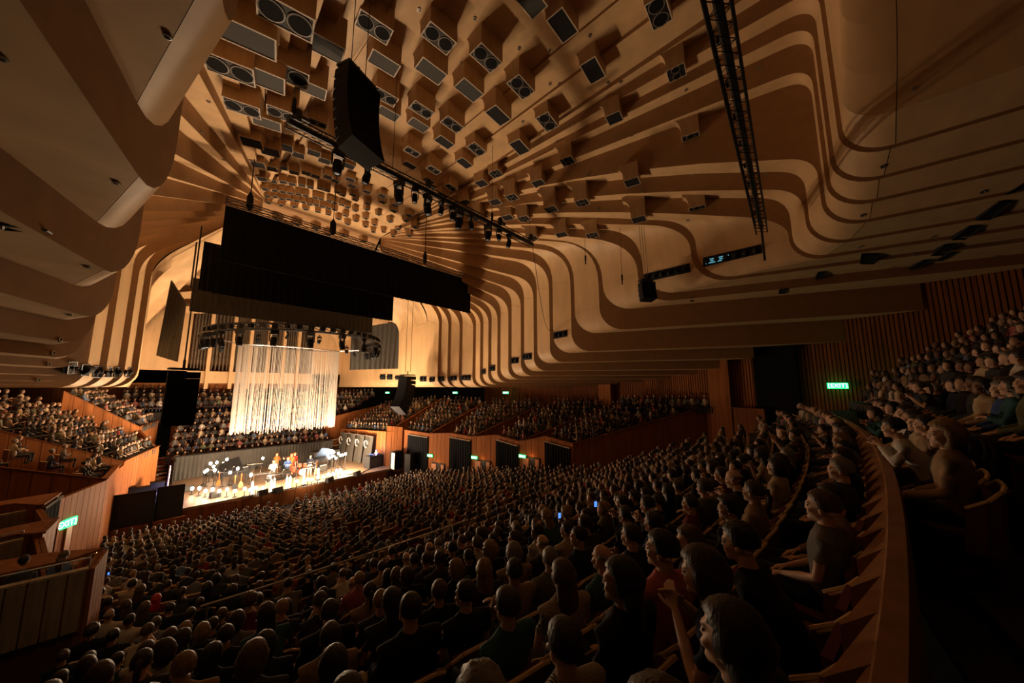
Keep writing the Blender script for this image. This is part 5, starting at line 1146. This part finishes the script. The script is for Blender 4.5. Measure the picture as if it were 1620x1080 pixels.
for j, (x, y) in enumerate(((298, 776), (340, 786), (415, 783), (439, 779), (521, 762), (565, 752))): wedge(st_(x, y), .1*j, 'black floor monitor on the platform, %s from the left' % ORD[j])
def amp(p, rz, lab, w_=.7, h=.6):
    o = thing('amplifier', lab, 'amplifier', p, rz); m = MB(); m.box((0, 0, h/2), (w_, .32, h)); m.build('cabinet', BLKP, o); m = MB(); m.box((0, -.165, h*.42), (w_*.9, .02, h*.7)); m.build('grille', GRILL, o); m = MB(); m.box((0, -.165, h*.9), (w_*.9, .02, h*.12)); m.build('panel', STEEL, o)
for j, (x, y) in enumerate(((335, 752), (385, 748), (396, 744), (493, 742), (509, 745))): amp(st_(x, y), .1*j-.2, 'black guitar amplifier behind the band, %s from the left' % ORD[j])
o = thing('drum_riser', 'grey draped riser box right behind the band', 'riser', st_(516, 728)); m = MB(); m.box((0, .5, .5), (2.6, 1.4, 1.0)); m.build('deck', GREYW, o); m = MB(); cloth(m, Vector((-1.3, -.22, 1.0)), Vector((1.3, -.22, 1.0)), Vector((-1.3, -.22, 0)), Vector((1.3, -.22, 0)), Vector((0, -1, 0)), 12, .03); m.build('skirt', mat('grey_skirt', (.14, .13, .12), .9), o, 60)
o = thing('black_table', 'black topped table at the front centre of the platform', 'table', st_(444, 774)); m = MB(); m.box((0, .2, .78), (1.9, .8, .06)); m.build('tabletop', BLK, o)
for x in (-.85, .85):
    for y in (-.12, .5): m = MB(); m.box((x, y, .38), (.06, .06, .76)); m.build('leg', PALE, o)
BLUE = mat('blue_led', (.02, .03, .3), .5, emit=(.08, .1, 1), es=3)
o = thing('led_strip', 'deep blue glowing light bar at the left platform corner', 'light bar', atZ(262, 800, 1.25)); m = MB(); m.box((0, .2, .12), (.15, .9, .2), .3); m.build('housing', BLK, o); m = MB(); m.box((.09, .2, .14), (.03, .85, .12), .3); m.build('lens', BLUE, o)
lamp('blue_lamp_light', o.location+Vector((.3, .2, .4)), 22*LK, (.1, .15, 1), .1)
lamp('blue_lamp_light', (17.3, 33.0, 3.0), 22*LK, (.45, .5, 1), .15)
o = thing('white_pole', 'slim white pole at the left platform edge', 'pole', atZ(261, 795, 1.2)); m = MB(); m.tube([(0, 0, 0), (.05, .2, 2.4)], .05, 6); m.build('pole', SKINM, o)
m = MB(); pts = [atZ(x, y, 1.22) for x, y in ((548, 751), (560, 749), (566, 752), (575, 746), (586, 741), (597, 738))]; m.tube(pts, .04, 5); tag(m.build('cable_bundle', BLK), 'black cable bundle along the right platform floor', 'cable')
